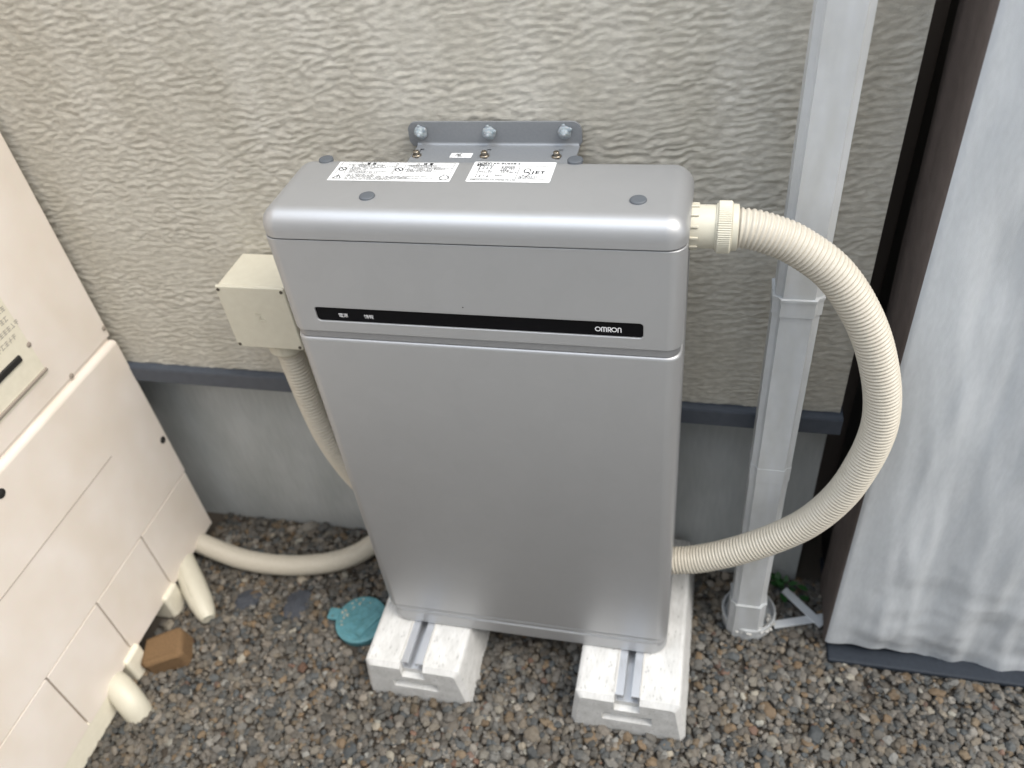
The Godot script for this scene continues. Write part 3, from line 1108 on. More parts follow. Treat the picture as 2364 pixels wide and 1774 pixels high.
	for g in ["chiku", "den", "chi", "yu", "ni", "tsu", "to"]:
		glyph(b, g, gx, 0.0396, 0.0028, 0.00062)
		gx += 0.0032
	for q in 6:
		var yy: float = [0.0345, 0.0305, 0.0265, 0.0225, 0.0148, 0.0108][q]
		if q == 2:
			tiny(b, 0.0085, yy, 0.0020, 0.0025, 0.0005)
			tiny(b, 0.0215, yy, 0.0020, 0.0025, 0.0005)
		elif q == 3:
			tiny(b, 0.0085, yy, 0.0165, 0.0025, 0.0005)
		else:
			for k in 4:
				tiny(b, 0.0085 + 0.0047 * k, yy, 0.0020, 0.0025, 0.0005)
	# certification mark: a looping letter shape and the word beside it
	var loop := []
	for k in 17:
		var a := lerpf(-0.3, PI * 1.25, k / 16.0)
		loop.append(Vector2(0.0690 + 0.0038 * cos(a), 0.0278 + 0.0050 * sin(a)))
	stroke(b, loop, 0.0011)
	loop = []
	for k in 17:
		var a := lerpf(PI * 0.72, -PI * 0.85, k / 16.0)
		loop.append(Vector2(0.0690 + 0.0040 * cos(a), 0.0196 + 0.0050 * sin(a)))
	stroke(b, loop, 0.0011)
	stroke(b, [Vector2(0.0652, 0.0278), Vector2(0.0662, 0.0246), Vector2(0.0726, 0.0222)], 0.0012)
	tiny(b, 0.0615, 0.0120, 0.0320, 0.0019, 0.00038)
	tiny(b, 0.0615, 0.0092, 0.0200, 0.0019, 0.00038)
	obj("rating_print", b, M.ink, rat)
	text("rating_print", "KP-BU65B-S", xf * Transform3D(Basis(), Vector3(0.0240, 0.0450, 0)), 0.0044, M.ink, rat, 1.0, true)
	text("rating_print", "6.5kWh", xf * Transform3D(Basis(), Vector3(0.036, 0.0358, 0)), 0.0030, M.ink, rat, 1.15, true)
	text("rating_print", "102.76V", xf * Transform3D(Basis(), Vector3(0.036, 0.0318, 0)), 0.0030, M.ink, rat, 1.15, true)
	text("rating_print", "65kg", xf * Transform3D(Basis(), Vector3(0.036, 0.0278, 0)), 0.0030, M.ink, rat, 1.15, true)
	text("rating_print", "-10~+45°C", xf * Transform3D(Basis(), Vector3(0.036, 0.0238, 0)), 0.0030, M.ink, rat, 1.1, true)
	text("rating_print", "2024", xf * Transform3D(Basis(), Vector3(0.032, 0.0160, 0)), 0.0028, M.ink, rat, 1.0, true)
	text("rating_print", "JET", xf * Transform3D(Basis(), Vector3(0.0748, 0.0240, 0)), 0.0066, M.ink, rat, 1.2, true)
	text("rating_print", "OMRON SOCIAL SOLUTIONS CO.,LTD.", xf * Transform3D(Basis(), Vector3(0.0045, 0.0046, 0)), 0.0025, M.ink, rat, 0.9, true)


func logo(b: MB, x: float, y: float, width: float, h: float, w: float) -> void:
	var k := width / 5.95
	var sets := [[ring_pts(0.62, 0.5, 0.55, 0.42), true], [ring_pts(4.33, 0.5, 0.55, 0.42), true]]
	for m in [[[1.47, 0.0, 1.47, 0.74, 1.56, 0.88, 1.72, 0.92, 1.84, 0.92, 1.98, 0.86, 2.02, 0.72, 2.02, 0.0]], [[2.02, 0.72, 2.08, 0.88, 2.22, 0.92, 2.36, 0.92, 2.52, 0.86, 2.57, 0.72, 2.57, 0.0]], [[2.95, 0.0, 2.95, 0.92, 3.35, 0.92, 3.52, 0.86, 3.57, 0.68, 3.52, 0.46, 3.35, 0.38, 2.95, 0.38]], [[3.22, 0.38, 3.62, 0.0]], [[5.2, 0.0, 5.2, 0.74, 5.3, 0.88, 5.45, 0.92, 5.62, 0.92, 5.82, 0.86, 5.88, 0.72, 5.88, 0.0]]]:
		var pts := []
		for q in range(0, m[0].size(), 2):
			pts.append(Vector2(m[0][q], m[0][q + 1]))
		sets.append([pts, false])
	for s in sets:
		var out := []
		for p in s[0]:
			out.append(Vector2(x + p.x * k, y + p.y * h))
		stroke(b, out, w, s[1])


# the same word in small letters
func wordmark(b: MB, x: float, y: float, width: float, h: float, w: float) -> void:
	var k := width / 5.6
	var sets := [[ring_pts(0.55, 0.5, 0.5, 0.46), true], [ring_pts(3.75, 0.5, 0.5, 0.46), true]]
	for m in [[1.35, 0.0, 1.35, 0.96, 1.9, 0.96, 1.95, 0.7, 1.95, 0.0], [1.95, 0.8, 2.1, 0.96, 2.45, 0.96, 2.55, 0.7, 2.55, 0.0], [2.9, 0.0, 2.9, 0.8, 3.0, 0.96, 3.2, 0.96], [4.65, 0.0, 4.65, 0.96, 5.3, 0.96, 5.45, 0.7, 5.45, 0.0]]:
		var pts := []
		for q in range(0, m.size(), 2):
			pts.append(Vector2(m[q], m[q + 1]))
		sets.append([pts, false])
	for s in sets:
		var out := []
		for p in s[0]:
			out.append(Vector2(x + p.x * k, y + p.y * h))
		stroke(b, out, w, s[1])


func wall_bracket() -> void:
	var t := thing("wall_bracket", "grey steel angle bracket screwed to the wall behind the unit lid", "bracket", Vector3(-0.01, -0.02, -0.18))
	var yp := -0.013
	# the lying flange with three slots, cut by hand into strips
	var b := MB.new()
	var slots := [-0.1035, -0.0135, 0.079]
	var cuts := [-0.113]
	for s in slots:
		cuts.append(s - 0.0027)
		cuts.append(s + 0.0027)
	cuts.append(0.101)
	var z0 := -0.2035
	var z1 := -0.135
	for k in cuts.size() - 1:
		var is_slot := k % 2 == 1
		var x0: float = cuts[k]
		var x1: float = cuts[k + 1]
		for seg in ([[z0, -0.1925], [-0.166, z1]] if is_slot else [[z0, z1]]):
			b.face([Vector3(x0, yp, seg[0]), Vector3(x1, yp, seg[0]), Vector3(x1, yp, seg[1]), Vector3(x0, yp, seg[1])], Vector3.UP)
			b.face([Vector3(x0, yp - 0.0028, seg[0]), Vector3(x1, yp - 0.0028, seg[0]), Vector3(x1, yp - 0.0028, seg[1]), Vector3(x0, yp - 0.0028, seg[1])], Vector3.DOWN)
		if is_slot:
			for e in [[x0, 1], [x1, -1]]:
				b.face([Vector3(e[0], yp, -0.1925), Vector3(e[0], yp, -0.166), Vector3(e[0], yp - 0.0028, -0.166), Vector3(e[0], yp - 0.0028, -0.1925)], Vector3(e[1], 0, 0))
	for e in [[-0.113, -1], [0.101, 1]]:
		b.face([Vector3(e[0], yp, z0), Vector3(e[0], yp, z1), Vector3(e[0], yp - 0.0028, z1), Vector3(e[0], yp - 0.0028, z0)], Vector3(e[1], 0, 0))
	obj("lying_flange", b, M.bracket, t)
	b = MB.new()
	rbox(b, Vector3(-0.006, yp - 0.0028, -0.170), Vector3(0.20, 0.003, 0.056), 0.001, 2)
	obj("unit_tab", b, M.bracket, t)
	# the standing plate, rounded upper corners, with the bend below
	b = MB.new()
	var poly := PackedVector2Array()
	for q in 2:
		for k in 7:
			var a := PI / 2 * q + PI / 2 * k / 6.0
			var cx := 0.104 - 0.012 if q == 0 else -0.124 + 0.012
			poly.append(Vector2(cx + 0.012 * cos(a), 0.0175 - 0.012 + 0.012 * sin(a)))
	poly.append(Vector2(-0.124, -0.009))
	poly.append(Vector2(-0.120, yp - 0.0024))
	poly.append(Vector2(0.100, yp - 0.0024))
	poly.append(Vector2(0.104, -0.009))
	extrude(b, poly, -0.2088, -0.2052)
	for k in 5:
		var a0 := PI / 2 * k / 5.0
		var a1 := PI / 2 * (k + 1) / 5.0
		var p0 := Vector2(-0.2052 + 0.004 * (1 - cos(a0)), yp + 0.004 * (1 - sin(a0)))
		var p1 := Vector2(-0.2052 + 0.004 * (1 - cos(a1)), yp + 0.004 * (1 - sin(a1)))
		var i0 := b.vert(Vector3(-0.1135, p0.y, p0.x), Vector3(0, sin(a0), cos(a0)))
		var i1 := b.vert(Vector3(0.1, p0.y, p0.x), Vector3(0, sin(a0), cos(a0)))
		var i2 := b.vert(Vector3(0.1, p1.y, p1.x), Vector3(0, sin(a1), cos(a1)))
		var i3 := b.vert(Vector3(-0.1135, p1.y, p1.x), Vector3(0, sin(a1), cos(a1)))
		b.quad(i0, i1, i2, i3)
	obj("standing_plate", b, M.bracket, t)
	for k in 3:
		var x: float = [-0.1055, -0.0155, 0.0765][k]
		b = MB.new()
		b.xf = Transform3D(Basis.from_euler(Vector3(0, 0.4 * k, 0)), Vector3(x, yp, -0.1735))
		lathe(b, [Vector2(0.0062, 0.0), Vector2(0.0063, 0.0010), Vector2(0.0050, 0.0022)], 24, 60)
		lathe(b, [Vector2(0.0042, 0.0018), Vector2(0.0042, 0.0060), Vector2(0.0036, 0.0068), Vector2(0.0018, 0.0070), Vector2(0.0012, 0.0052), Vector2(0, 0.0052)], 6, 30)
		obj("hex_bolt", b, M.bolt, t)
	for k in 3:
		var p: Vector3 = [Vector3(-0.107, 0.0035, -0.2035), Vector3(-0.0150, 0.0035, -0.2035), Vector3(0.0825, 0.0045, -0.2035)][k]
		b = MB.new()
		blob(b, p, Vector3(0.0086, 0.0088, 0.0045), Vector3.ZERO, 3, 0.12, 1.3, 70 + k)
		blob(b, p + Vector3(0, 0, 0.003), Vector3(0.0056, 0.0056, 0.0052), Vector3.ZERO, 3, 0.12, 1.5, 80 + k)
		blob(b, p + Vector3(0.0003, 0.0005, 0.0075), Vector3(0.0030, 0.0030, 0.0034), Vector3.ZERO, 2, 0.2, 2.2, 90 + k)
		var side: Vector3 = [Vector3(0.006, 0.0045, 0.001), Vector3(0.0066, 0.0022, 0.001), Vector3(0.0066, 0.004, 0.001)][k]
		blob(b, p + side, Vector3(0.0036, 0.0030, 0.0024), Vector3(0, 0, 0.5), 2, 0.25, 1.4, 100 + k)
		blob(b, p + Vector3(-0.001, 0.0088, 0.0), Vector3(0.0024, 0.0022, 0.0018), Vector3(0, 0, 0.4 * (1 - k)), 2, 0.2, 1.4, 110 + k)
		obj("sealed_anchor", b, M.sealant, t)
	var flat := Basis(Vector3(1, 0, 0), Vector3(0, 0, -1), Vector3(0, 1, 0))
	b = MB.new()
	b.xf = Transform3D(flat, Vector3(-0.0605, yp + 0.0004, -0.168))
	round_plate(b, Rect2(0, 0, 0.0285, 0.0125), 0.0008, 0)
	var st := obj("part_sticker", b, M.label, t)
	b = MB.new()
	b.xf = Transform3D(flat, Vector3(-0.0605, yp + 0.0006, -0.168))
	tiny(b, 0.003, 0.0085, 0.012, 0.0018, 0.00052)
	tiny(b, 0.006, 0.0055, 0.009, 0.0018, 0.00052)
	tiny(b, 0.010, 0.0025, 0.005, 0.0018, 0.00052)
	obj("small_print", b, M.ink, st)


func block_solid(cx: float) -> MB:
	# ring of the cross-section at several depths, closed at both ends; shared positions make it watertight
	var b := MB.new()
	var zs := [[0.090, 0.008], [0.0865, 0.0045], [0.082, 0.0], [-0.252, 0.0], [-0.260, 0.008]]
	var rows := []
	for s in zs:
		var i: float = s[1]
		var yt := -0.847 - i
		var ht := 0.086 - i
		var hb := 0.1005 - i
		var pts := [Vector2(hb, -0.965), Vector2(ht + 0.001, yt - 0.006), Vector2(ht - 0.0012, yt - 0.0018), Vector2(ht - 0.006, yt), Vector2(-ht + 0.006, yt), Vector2(-ht + 0.0012, yt - 0.0018), Vector2(-ht - 0.001, yt - 0.006), Vector2(-hb, -0.965)]
		var row := []
		for p in pts:
			row.append(Vector3(cx + p.x, p.y, s[0]))
		rows.append(row)
	var mid := Vector3(cx, -0.905, -0.09)
	for j in rows.size() - 1:
		for k in 8:
			var q := (k + 1) % 8
			var ps := [rows[j][k], rows[j][q], rows[j + 1][q], rows[j + 1][k]]
			var nn: Vector3 = (ps[1] - ps[0]).cross(ps[3] - ps[0]).normalized()
			var ctr: Vector3 = (ps[0] + ps[1] + ps[2] + ps[3]) / 4.0 - mid
			if nn.dot(ctr * Vector3(1, 1, 0.3)) < 0:
				nn = -nn
			b.face(ps, nn)
	b.face(rows[0], Vector3(0, 0, 1))
	b.face(rows[-1], Vector3(0, 0, -1))
	return b


func cut_box(c: CSGCombiner3D, center: Vector3, size: Vector3) -> void:
	var k := CSGBox3D.new()
	k.name = "cut"
	k.size = size
	k.position = center
	k.operation = CSGShape3D.OPERATION_SUBTRACTION
	c.add_child(k, true)


func blocks() -> void:
	for k in 2:
		var cx: float = [-0.19, 0.187][k]
		var t := thing("concrete_block", ["pale concrete base block with steel rail under the unit's left end", "pale concrete base block with steel rail under the unit's right end"][k], "concrete block", Vector3(cx, -0.947, -0.085), "concrete base blocks under the unit")
		var c := CSGCombiner3D.new()
		c.name = "block_body"
		var m := CSGMesh3D.new()
		m.name = "solid"
		m.mesh = block_solid(cx).mesh()
		m.material = M.concrete
		c.add_child(m)
		cut_box(c, Vector3(cx, -0.847, -0.1), Vector3(0.0402, 0.044, 0.6))
		cut_box(c, Vector3(cx, -0.860, 0.1), Vector3(0.0424, 0.040, 0.042))
		var rc := CSGMesh3D.new()
		rc.name = "cut"
		var rb := MB.new()
		# tapered recess
		var f := [Vector3(-0.0425, -0.8915, 0.095), Vector3(0.0425, -0.8915, 0.095), Vector3(0.0425, -0.9175, 0.095), Vector3(-0.0425, -0.9175, 0.095)]
		var g := [Vector3(-0.0405, -0.8935, 0.080), Vector3(0.0405, -0.8935, 0.080), Vector3(0.0405, -0.9145, 0.080), Vector3(-0.0405, -0.9145, 0.080)]
		for e in 4:
			f[e].x += cx
			g[e].x += cx
		rb.face(f, Vector3(0, 0, 1))
		rb.face(g, Vector3(0, 0, -1))
		for e in 4:
			var h := (e + 1) % 4
			rb.face([f[e], f[h], g[h], g[e]], [Vector3.UP, Vector3.RIGHT, Vector3.DOWN, Vector3.LEFT][e])
		rc.mesh = rb.mesh()
		rc.operation = CSGShape3D.OPERATION_SUBTRACTION
		rc.material = M.concrete
		c.add_child(rc)
		c.material_override = M.concrete
		t.add_child(c)
		c.position = -(origin[t] as Vector3)
		# rail: an aluminium channel with inward lips
		var b := MB.new()
		var w := 0.0199
		var s := 0.0065
		var y := -0.847
		var pl := PackedVector2Array([Vector2(-w, y), Vector2(-s, y), Vector2(-s, y - 0.0075), Vector2(-s - 0.002, y - 0.0075), Vector2(-s - 0.002, y - 0.0028), Vector2(-w + 0.0025, y - 0.0028), Vector2(-w + 0.0025, y - 0.0185), Vector2(w - 0.0025, y - 0.0185), Vector2(w - 0.0025, y - 0.0028), Vector2(s + 0.002, y - 0.0028), Vector2(s + 0.002, y - 0.0075), Vector2(s, y - 0.0075), Vector2(s, y), Vector2(w, y), Vector2(w, y - 0.0212), Vector2(-w, y - 0.0212)])
		for e in pl.size():
			pl[e] += Vector2(cx, 0.0006)
		extrude(b, pl, -0.25, 0.0795)
		obj("mounting_rail", b, M.aluminium, t)
		# ragged cement along the rail
		for side in [-1, 1]:
			b = MB.new()
			var z := 0.0765
			var no := FastNoiseLite.new()
			no.seed = 400 + k * 2 + side
			no.frequency = 1.0
			var prev := []
			while z > -0.26:
				var x_in: float = cx + side * (w - 0.0006 - 0.0016 * maxf(0.0, no.get_noise_1d(z / 0.006)))
				var x_out: float = cx + side * (w + 0.0055 + 0.0030 * no.get_noise_1d(z / 0.009 + 50.0))
				var yy := y + 0.0012 + 0.0007 * no.get_noise_1d(z / 0.004 + 90.0)
				var row := [b.vert(Vector3(x_in, y + 0.0004, z), Vector3(-side, 0.6, 0)), b.vert(Vector3(lerpf(x_in, x_out, 0.3), yy + 0.0004, z), Vector3(0, 1, 0)), b.vert(Vector3(x_out, y - 0.0006, z), Vector3(side, 0.8, 0))]
				if prev:
					b.quad(prev[0], prev[1], row[1], row[0])
					b.quad(prev[1], prev[2], row[2], row[1])
				prev = row
				z -= 0.0022
			obj("cement_edge", b, M.cement, t)


func junction_box() -> void:
	var t := thing("junction_box", "cream square junction box on the wall left of the storage unit", "junction box", Vector3(-0.382, -0.31, -0.16))
	var b := MB.new()
	rbox(b, Vector3(-0.382, -0.2525, -0.168), Vector3(0.110, 0.113, 0.085), 0.004)
	obj("box_body", b, M.cream, t)
	b = MB.new()
	rbox(b, Vector3(-0.382, -0.2525, -0.1225), Vector3(0.112, 0.115, 0.0065), 0.0025)
	var lid := obj("cover_plate", b, M.cream, t)
	for p in [[-0.433, -0.201], [-0.331, -0.201], [-0.433, -0.304], [-0.331, -0.304]]:
		b = MB.new()
		b.xf = Transform3D(Basis.from_euler(Vector3(PI / 2, 0, 0)), Vector3(p[0], p[1], -0.1195))
		lathe(b, [Vector2(0.0026, 0), Vector2(0.0026, 0.0012), Vector2(0.0014, 0.0016), Vector2(0.0010, 0.0007), Vector2(0, 0.0007)], 14)
		obj("screw", b, M.screw, lid)
	b = MB.new()
	b.xf = Transform3D(Basis(), Vector3(-0.379, -0.252, -0.1190))
	var mk := [[Vector2(-0.006, -0.004), Vector2(0.006, -0.004), Vector2(0, 0.0055)]]
	for m in mk:
		for k in 3:
			var p: Vector2 = m[k]
			var q: Vector2 = m[(k + 1) % 3]
			var d := (q - p)
			var bb := MB.new()
			b.xf = Transform3D(Basis.from_euler(Vector3(0, 0, d.angle())), Vector3(-0.379 + (p.x + q.x) / 2, -0.252 + (p.y + q.y) / 2, -0.1190))
			rbox(b, Vector3.ZERO, Vector3(d.length() + 0.0006, 0.0009, 0.0012), 0.0003, 1)
	b.xf = Transform3D(Basis(), Vector3(-0.379, -0.252, -0.1190))
	rbox(b, Vector3(0, 0, 0), Vector3(0.0010, 0.0032, 0.0012), 0.0003, 1)
	for k in 5:
		rbox(b, Vector3(-0.007 + 0.0022 * k, 0.0085, 0), Vector3(0.0012, 0.003, 0.0010), 0.0003, 1)
	obj("embossed_mark", b, M.cream, lid)
	b = MB.new()
	b.xf = Transform3D(Basis(), Vector3(-0.379, -0.309, -0.160))
	lathe(b, [Vector2(0.024, 0.003), Vector2(0.024, -0.010), Vector2(0.029, -0.011), Vector2(0.0295, -0.026), Vector2(0.0275, -0.0285), Vector2(0.0215, -0.0285), Vector2(0.0215, -0.034)], 36, 30)
	obj("outlet_connector", b, M.cream, t)


func conduits() -> void:
	# the big loop on the right
	var t := thing("flexible_conduit", "cream ribbed conduit looping out from the unit's right side", "conduit", Vector3(0.38, -0.70, -0.074), "cream ribbed conduits")
	var pts := []
	for p in [[0.288, -0.0465], [0.312, -0.0485], [0.336, -0.0555], [0.361, -0.067], [0.400, -0.096], [0.430, -0.133], [0.459, -0.185], [0.480, -0.241], [0.493, -0.294], [0.497, -0.345], [0.490, -0.406], [0.472, -0.475], [0.440, -0.537], [0.399, -0.583], [0.342, -0.628], [0.285, -0.660], [0.238, -0.6735]]:
		pts.append(Vector3(p[0], p[1], -0.074))
	var b := MB.new()
	tube(b, catmull(pts, 0.0007), 0.0228, 30, 0.0056, 0.0022)
	obj("ribbed_hose", b, M.hose, t)
	var side := Basis(Vector3(0, 1, 0), Vector3(1, 0, 0), Vector3(0, 0, -1))
	b = MB.new()
	b.xf = Transform3D(side, Vector3(0.240, -0.0465, -0.074))
	lathe(b, [Vector2(0.0245, 0.0), Vector2(0.0245, 0.032), Vector2(0.0265, 0.033), Vector2(0.0265, 0.036), Vector2(0.0, 0.036)], 40, 30)
	for k in 12:
		var a := TAU * k / 12.0
		b.xf = Transform3D(side, Vector3(0.240, -0.0465, -0.074)) * Transform3D(Basis.from_euler(Vector3(0, -a, 0)), Vector3(cos(a), 0, sin(a)) * 0.0252 + Vector3(0, 0.0095, 0))
		rbox(b, Vector3.ZERO, Vector3(0.0028, 0.009, 0.0028), 0.0006, 1)
	obj("connector_body", b, M.cream, t)
	b = MB.new()
	b.xf = Transform3D(side, Vector3(0.274, -0.0465, -0.074))
	# knurled nut
	var cnt := 72
	var prof_y := [[0.0, 0.0272], [0.0015, 0.0292], [0.0145, 0.0292], [0.016, 0.0276], [0.0165, 0.0262], [0.0225, 0.0258], [0.0232, 0.0235]]
	for j in prof_y.size() - 1:
		for k in cnt * 2:
			var r0 := 1.0 if k % 2 == 0 or j > 2 else 0.972
			var r1 := 1.0 if (k + 1) % 2 == 0 or j > 2 else 0.972
			var a0 := TAU * k / (cnt * 2.0)
			var a1 := TAU * (k + 1) / (cnt * 2.0)
			var d0 := Vector3(cos(a0), 0, sin(a0))
			var d1 := Vector3(cos(a1), 0, sin(a1))
			var p0: Vector3 = d0 * prof_y[j][1] * r0 + Vector3(0, prof_y[j][0], 0)
			var p1: Vector3 = d1 * prof_y[j][1] * r1 + Vector3(0, prof_y[j][0], 0)
			var p2: Vector3 = d1 * prof_y[j + 1][1] * r1 + Vector3(0, prof_y[j + 1][0], 0)
			var p3: Vector3 = d0 * prof_y[j + 1][1] * r0 + Vector3(0, prof_y[j + 1][0], 0)
			var nn := (p1 - p0).cross(p3 - p0).normalized()
			if nn.dot(d0 + Vector3(0, 0.3 * (j - 2), 0)) < 0:
				nn = -nn
			b.face([p0, p1, p2, p3], nn)
	var ps := []
	for k in 40:
		ps.append(Vector3(cos(TAU * k / 40.0), 0, sin(TAU * k / 40.0)) * 0.0272)
	b.face(ps, Vector3.DOWN)
	obj("knurled_nut", b, M.cream, t)

	t = thing("flexible_conduit", "cream ribbed conduit dropping from the junction box behind the unit", "conduit", Vector3(-0.35, -0.8, -0.16), "cream ribbed conduits")
	b = MB.new()
	tube(b, catmull([Vector3(-0.379, -0.335, -0.160), Vector3(-0.376, -0.39, -0.158), Vector3(-0.369, -0.47, -0.154), Vector3(-0.357, -0.55, -0.152), Vector3(-0.332, -0.65, -0.160), Vector3(-0.290, -0.74, -0.176), Vector3(-0.22, -0.80, -0.18), Vector3(-0.15, -0.81, -0.18)], 0.0008), 0.0218, 26, 0.0064, 0.0023)
	obj("ribbed_hose", b, M.hose, t)

	t = thing("flexible_conduit", "cream ribbed conduit lying on the gravel between cabinet and unit", "conduit", Vector3(-0.56, -0.945, -0.13), "cream ribbed conduits")
	b = MB.new()
	tube(b, catmull([Vector3(-0.80, -0.902, -0.165), Vector3(-0.745, -0.904, -0.146), Vector3(-0.645, -0.916, -0.130), Vector3(-0.549, -0.921, -0.132), Vector3(-0.462, -0.920, -0.150), Vector3(-0.408, -0.916, -0.176), Vector3(-0.370, -0.912, -0.212), Vector3(-0.33, -0.91, -0.238), Vector3(-0.24, -0.91, -0.246)], 0.0008), 0.0215, 26, 0.0044, 0.0011)
	obj("ribbed_hose", b, M.hose, t)


func small_things() -> void:
	# round inspection lid
	var c := Vector3(-0.352, -0.937, -0.043)
	var t := thing("inspection_lid", "teal round plastic inspection lid in the gravel beside the left block", "inspection lid", Vector3(-0.352, -0.947, -0.043))
	var b := MB.new()
	b.xf = Transform3D(Basis.from_euler(Vector3(0.03, 0, 0.03)), c)
	lathe(b, [Vector2(0.050, -0.02), Vector2(0.052, -0.004), Vector2(0.0515, -0.0012), Vector2(0.049, 0.0), Vector2(0.046, 0.0), Vector2(0.0455, -0.0012), Vector2(0.0, -0.0012)], 56, 30)
	obj("lid_disc", b, M.teal, t)
	var xf0 := b.xf
	b = MB.new()
	for dirn in 2:
		for k in range(-7, 8):
			var off := k * 0.0058
			var half := sqrt(0.0445 * 0.0445 - off * off)
			var step := 0.0058
			var q := -half
			while q < half - 0.004:
				b.xf = xf0 * Transform3D(Basis.from_euler(Vector3(0, 0.5 + dirn * PI / 2, 0)), Vector3.ZERO)
				if Vector2(absf(off), absf(q)).length() > 0.0 and (k + int(round(q / step))) % 2 == 0:
					rbox(b, Vector3(q + 0.0024, -0.0008, off), Vector3(0.0046, 0.0012, 0.0012), 0.0004, 1)
				q += step
	obj("tread_ribs", b, M.teal, t)
	b = MB.new()
	b.xf = xf0 * Transform3D(Basis.from_euler(Vector3(0, 1.05, 0)), Vector3.ZERO)
	rbox(b, Vector3(0.002, -0.0003, 0.020), Vector3(0.060, 0.0022, 0.017), 0.0008, 1)
	for e in [[0.002, 0.0112, 0.062, 0.0012], [0.002, 0.0288, 0.062, 0.0012], [-0.0285, 0.02, 0.0012, 0.0186], [0.0325, 0.02, 0.0012, 0.0186]]:
		rbox(b, Vector3(e[0], 0.0002, e[1]), Vector3(e[2], 0.0028, e[3]), 0.0004, 1)
	obj("name_plate", b, M.teal, t)
	b = MB.new()
	b.xf = xf0 * Transform3D(Basis(), Vector3(-0.012, 0.0004, 0.002))
	lathe(b, [Vector2(0.0125, -0.002), Vector2(0.0125, 0.0), Vector2(0.0110, 0.0), Vector2(0.0110, -0.002)], 32)
	obj("ring_mark", b, M.teal, t)
	b = MB.new()
	b.xf = xf0
	rbox(b, Vector3(-0.058, -0.005, -0.006), Vector3(0.030, 0.008, 0.026), 0.003, 2)
	obj("pull_tab", b, M.teal, t)
	b = MB.new()
	for k in 26:
		var a := lerpf(2.6, 5.2, rng.randf())
		var r := rng.randf_range(0.030, 0.046)
		b.xf = xf0
		blob(b, Vector3(r * cos(a), 0.0005, r * sin(a)), Vector3(1, 0.4, 1) * rng.randf_range(0.0006, 0.0017), Vector3.ZERO, 1, 0.5, 1.2, 500 + k)
	obj("sand_grains", b, M.sand, t)

	# cream pipe ends poking out under the cabinet
	t = thing("pipe_cover", "cream tapered pipe cover sloping from under the cabinet onto gravel", "pipe cover", Vector3(-0.70, -0.94, -0.045))
	b = MB.new()
	var p0 := Vector3(-0.778, -0.893, -0.108)
	var p1 := Vector3(-0.664, -0.936, 0.006)
	var ax := (p1 - p0).normalized()
	var sd := ax.cross(Vector3.UP).normalized()
	b.xf = Transform3D(Basis(sd, ax, sd.cross(ax)), p0)
	var ln := p0.distance_to(p1)
	lathe(b, [Vector2(0.0, 0.0), Vector2(0.024, 0.0), Vector2(0.0255, ln * 0.5), Vector2(0.024, ln * 0.75), Vector2(0.019, ln * 0.92), Vector2(0.014, ln), Vector2(0.011, ln + 0.0005), Vector2(0.0, ln - 0.004)], 32, 40)
	obj("cover_shell", b, M.cream, t)
	b = MB.new()
	var seam := []
	for k in 9:
		var f := k / 8.0
		var rr: float = lerpf(0.0243, 0.0255, minf(f * 2, 1.0)) if f < 0.6 else lerpf(0.0255, 0.0145, pow((f - 0.6) / 0.4, 1.6))
		seam.append(p0 + ax * (ln * f) + (sd * 0.35 + Vector3.UP.slide(ax).normalized() * 0.93).normalized() * (rr + 0.0002))
	tube(b, catmull(seam, 0.004), 0.0011, 8)
	obj("seam_ridge", b, M.cream, t)

	t = thing("pipe_elbow", "short pale yellow pipe elbow poking out below the cabinet's front skirt", "pipe elbow", Vector3(-0.72, -0.94, 0.19))
	b = MB.new()
	tube(b, catmull([Vector3(-0.790, -0.905, 0.168), Vector3(-0.745, -0.906, 0.184), Vector3(-0.718, -0.925, 0.199), Vector3(-0.708, -0.958, 0.206)], 0.003), 0.025, 30)
	obj("elbow_pipe", b, M.cream, t)

	t = thing("brick_piece", "orange brown broken brick piece beside the cabinet base", "brick", Vector3(-0.70, -0.947, 0.088))
	b = MB.new()
	b.xf = Transform3D(Basis.from_euler(Vector3(0.10, 0.42, 0.12)), Vector3(-0.706, -0.930, 0.089))
	loft(b, 0.041, 0.032, 0.013, prof(-0.026, 0.026, 0.008, 0.010, 4), Vector3.ZERO, 3, -1, 5)
	var bn := FastNoiseLite.new()
	bn.seed = 88
	bn.frequency = 45.0
	for k in b.v.size():
		b.v[k] += Vector3(bn.get_noise_3dv(b.v[k]), bn.get_noise_3dv(b.v[k] + Vector3.ONE), bn.get_noise_3dv(b.v[k] - Vector3.ONE)) * 0.006
	obj("brick_body", b, M.brick, t)

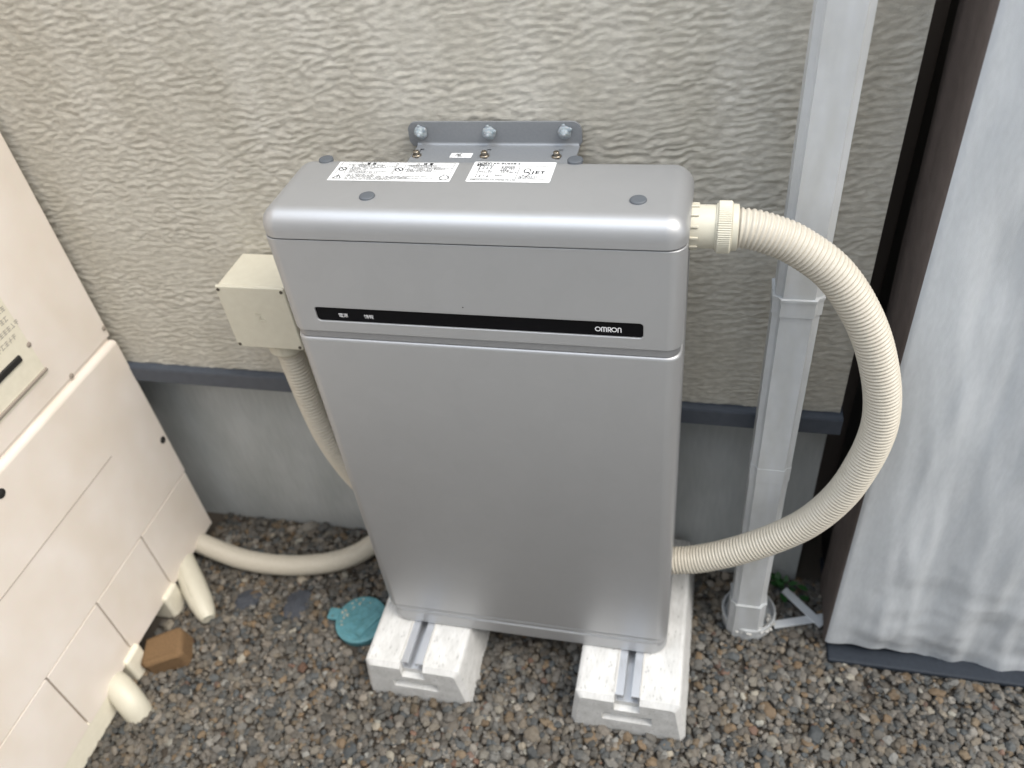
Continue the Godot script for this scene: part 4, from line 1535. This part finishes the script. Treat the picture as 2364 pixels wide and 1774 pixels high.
	for k in 2:
		var p: Vector3 = [Vector3(-0.612, -0.950, -0.055), Vector3(-0.500, -0.950, -0.058)][k]
		t = thing("slate_stone", ["dark slate stone beside the tapered cream pipe cover", "larger dark slate stone between pipe cover and teal lid"][k], "stone", p, "flat dark stones on the gravel")
		b = MB.new()
		blob(b, p, [Vector3(0.032, 0.011, 0.021), Vector3(0.037, 0.013, 0.027)][k], Vector3(0.08, 0.5 + k, 0.05), 3, 0.3, 1.0, 61 + k)
		obj("stone_body", b, M.slate, t)

	for k in 2:
		var a: Vector3 = [Vector3(0.452, -0.925, -0.222), Vector3(0.432, -0.938, -0.150)][k]
		var d: Vector3 = [Vector3(0.520, -0.938, -0.162), Vector3(0.530, -0.938, -0.182)][k]
		t = thing("slat_offcut", ["pale flat slat leaning back towards the wall right of the downpipe", "pale flat slat lying on gravel between drain socket and cloth cover"][k], "slat", (a + d) / 2, "pale slats by the downpipe")
		b = MB.new()
		var x := (d - a).normalized()
		var z := x.cross(Vector3.UP).normalized()
		b.xf = Transform3D(Basis(x, z.cross(x), z), (a + d) / 2)
		rbox(b, Vector3.ZERO, Vector3(a.distance_to(d), 0.004, 0.016), 0.0012, 2)
		obj("slat", b, M.stick, t)

	t = thing("weed", "small green weed in the dark corner behind the downpipe", "weed", Vector3(0.46, -0.947, -0.24))
	for k in 16:
		var a := rng.randf() * TAU
		var base := Vector3(0.462 + rng.randf_range(-0.022, 0.022), -0.945 + rng.randf_range(0.004, 0.02), -0.238 + rng.randf_range(-0.015, 0.02))
		var dirn := Vector3(cos(a), rng.randf_range(0.3, 1.0), sin(a)).normalized()
		var sidev := dirn.cross(Vector3.UP).normalized()
		b = MB.new()
		var l := rng.randf_range(0.014, 0.028)
		var upn := sidev.cross(dirn).normalized()
		for f in [[0.0, 0.3], [0.3, 0.7], [0.7, 1.0]]:
			var w0: float = l * 0.28 * sin(PI * clampf(f[0], 0.06, 0.97))
			var w1: float = l * 0.28 * sin(PI * clampf(f[1], 0.06, 0.97))
			var q0: Vector3 = base + dirn * l * f[0] - Vector3(0, l * 0.3 * f[0] * f[0], 0)
			var q1: Vector3 = base + dirn * l * f[1] - Vector3(0, l * 0.3 * f[1] * f[1], 0)
			b.face([q0 - sidev * w0, q0 + sidev * w0, q1 + sidev * w1, q1 - sidev * w1], upn)
		obj("leaf", b, M.leaf, t)
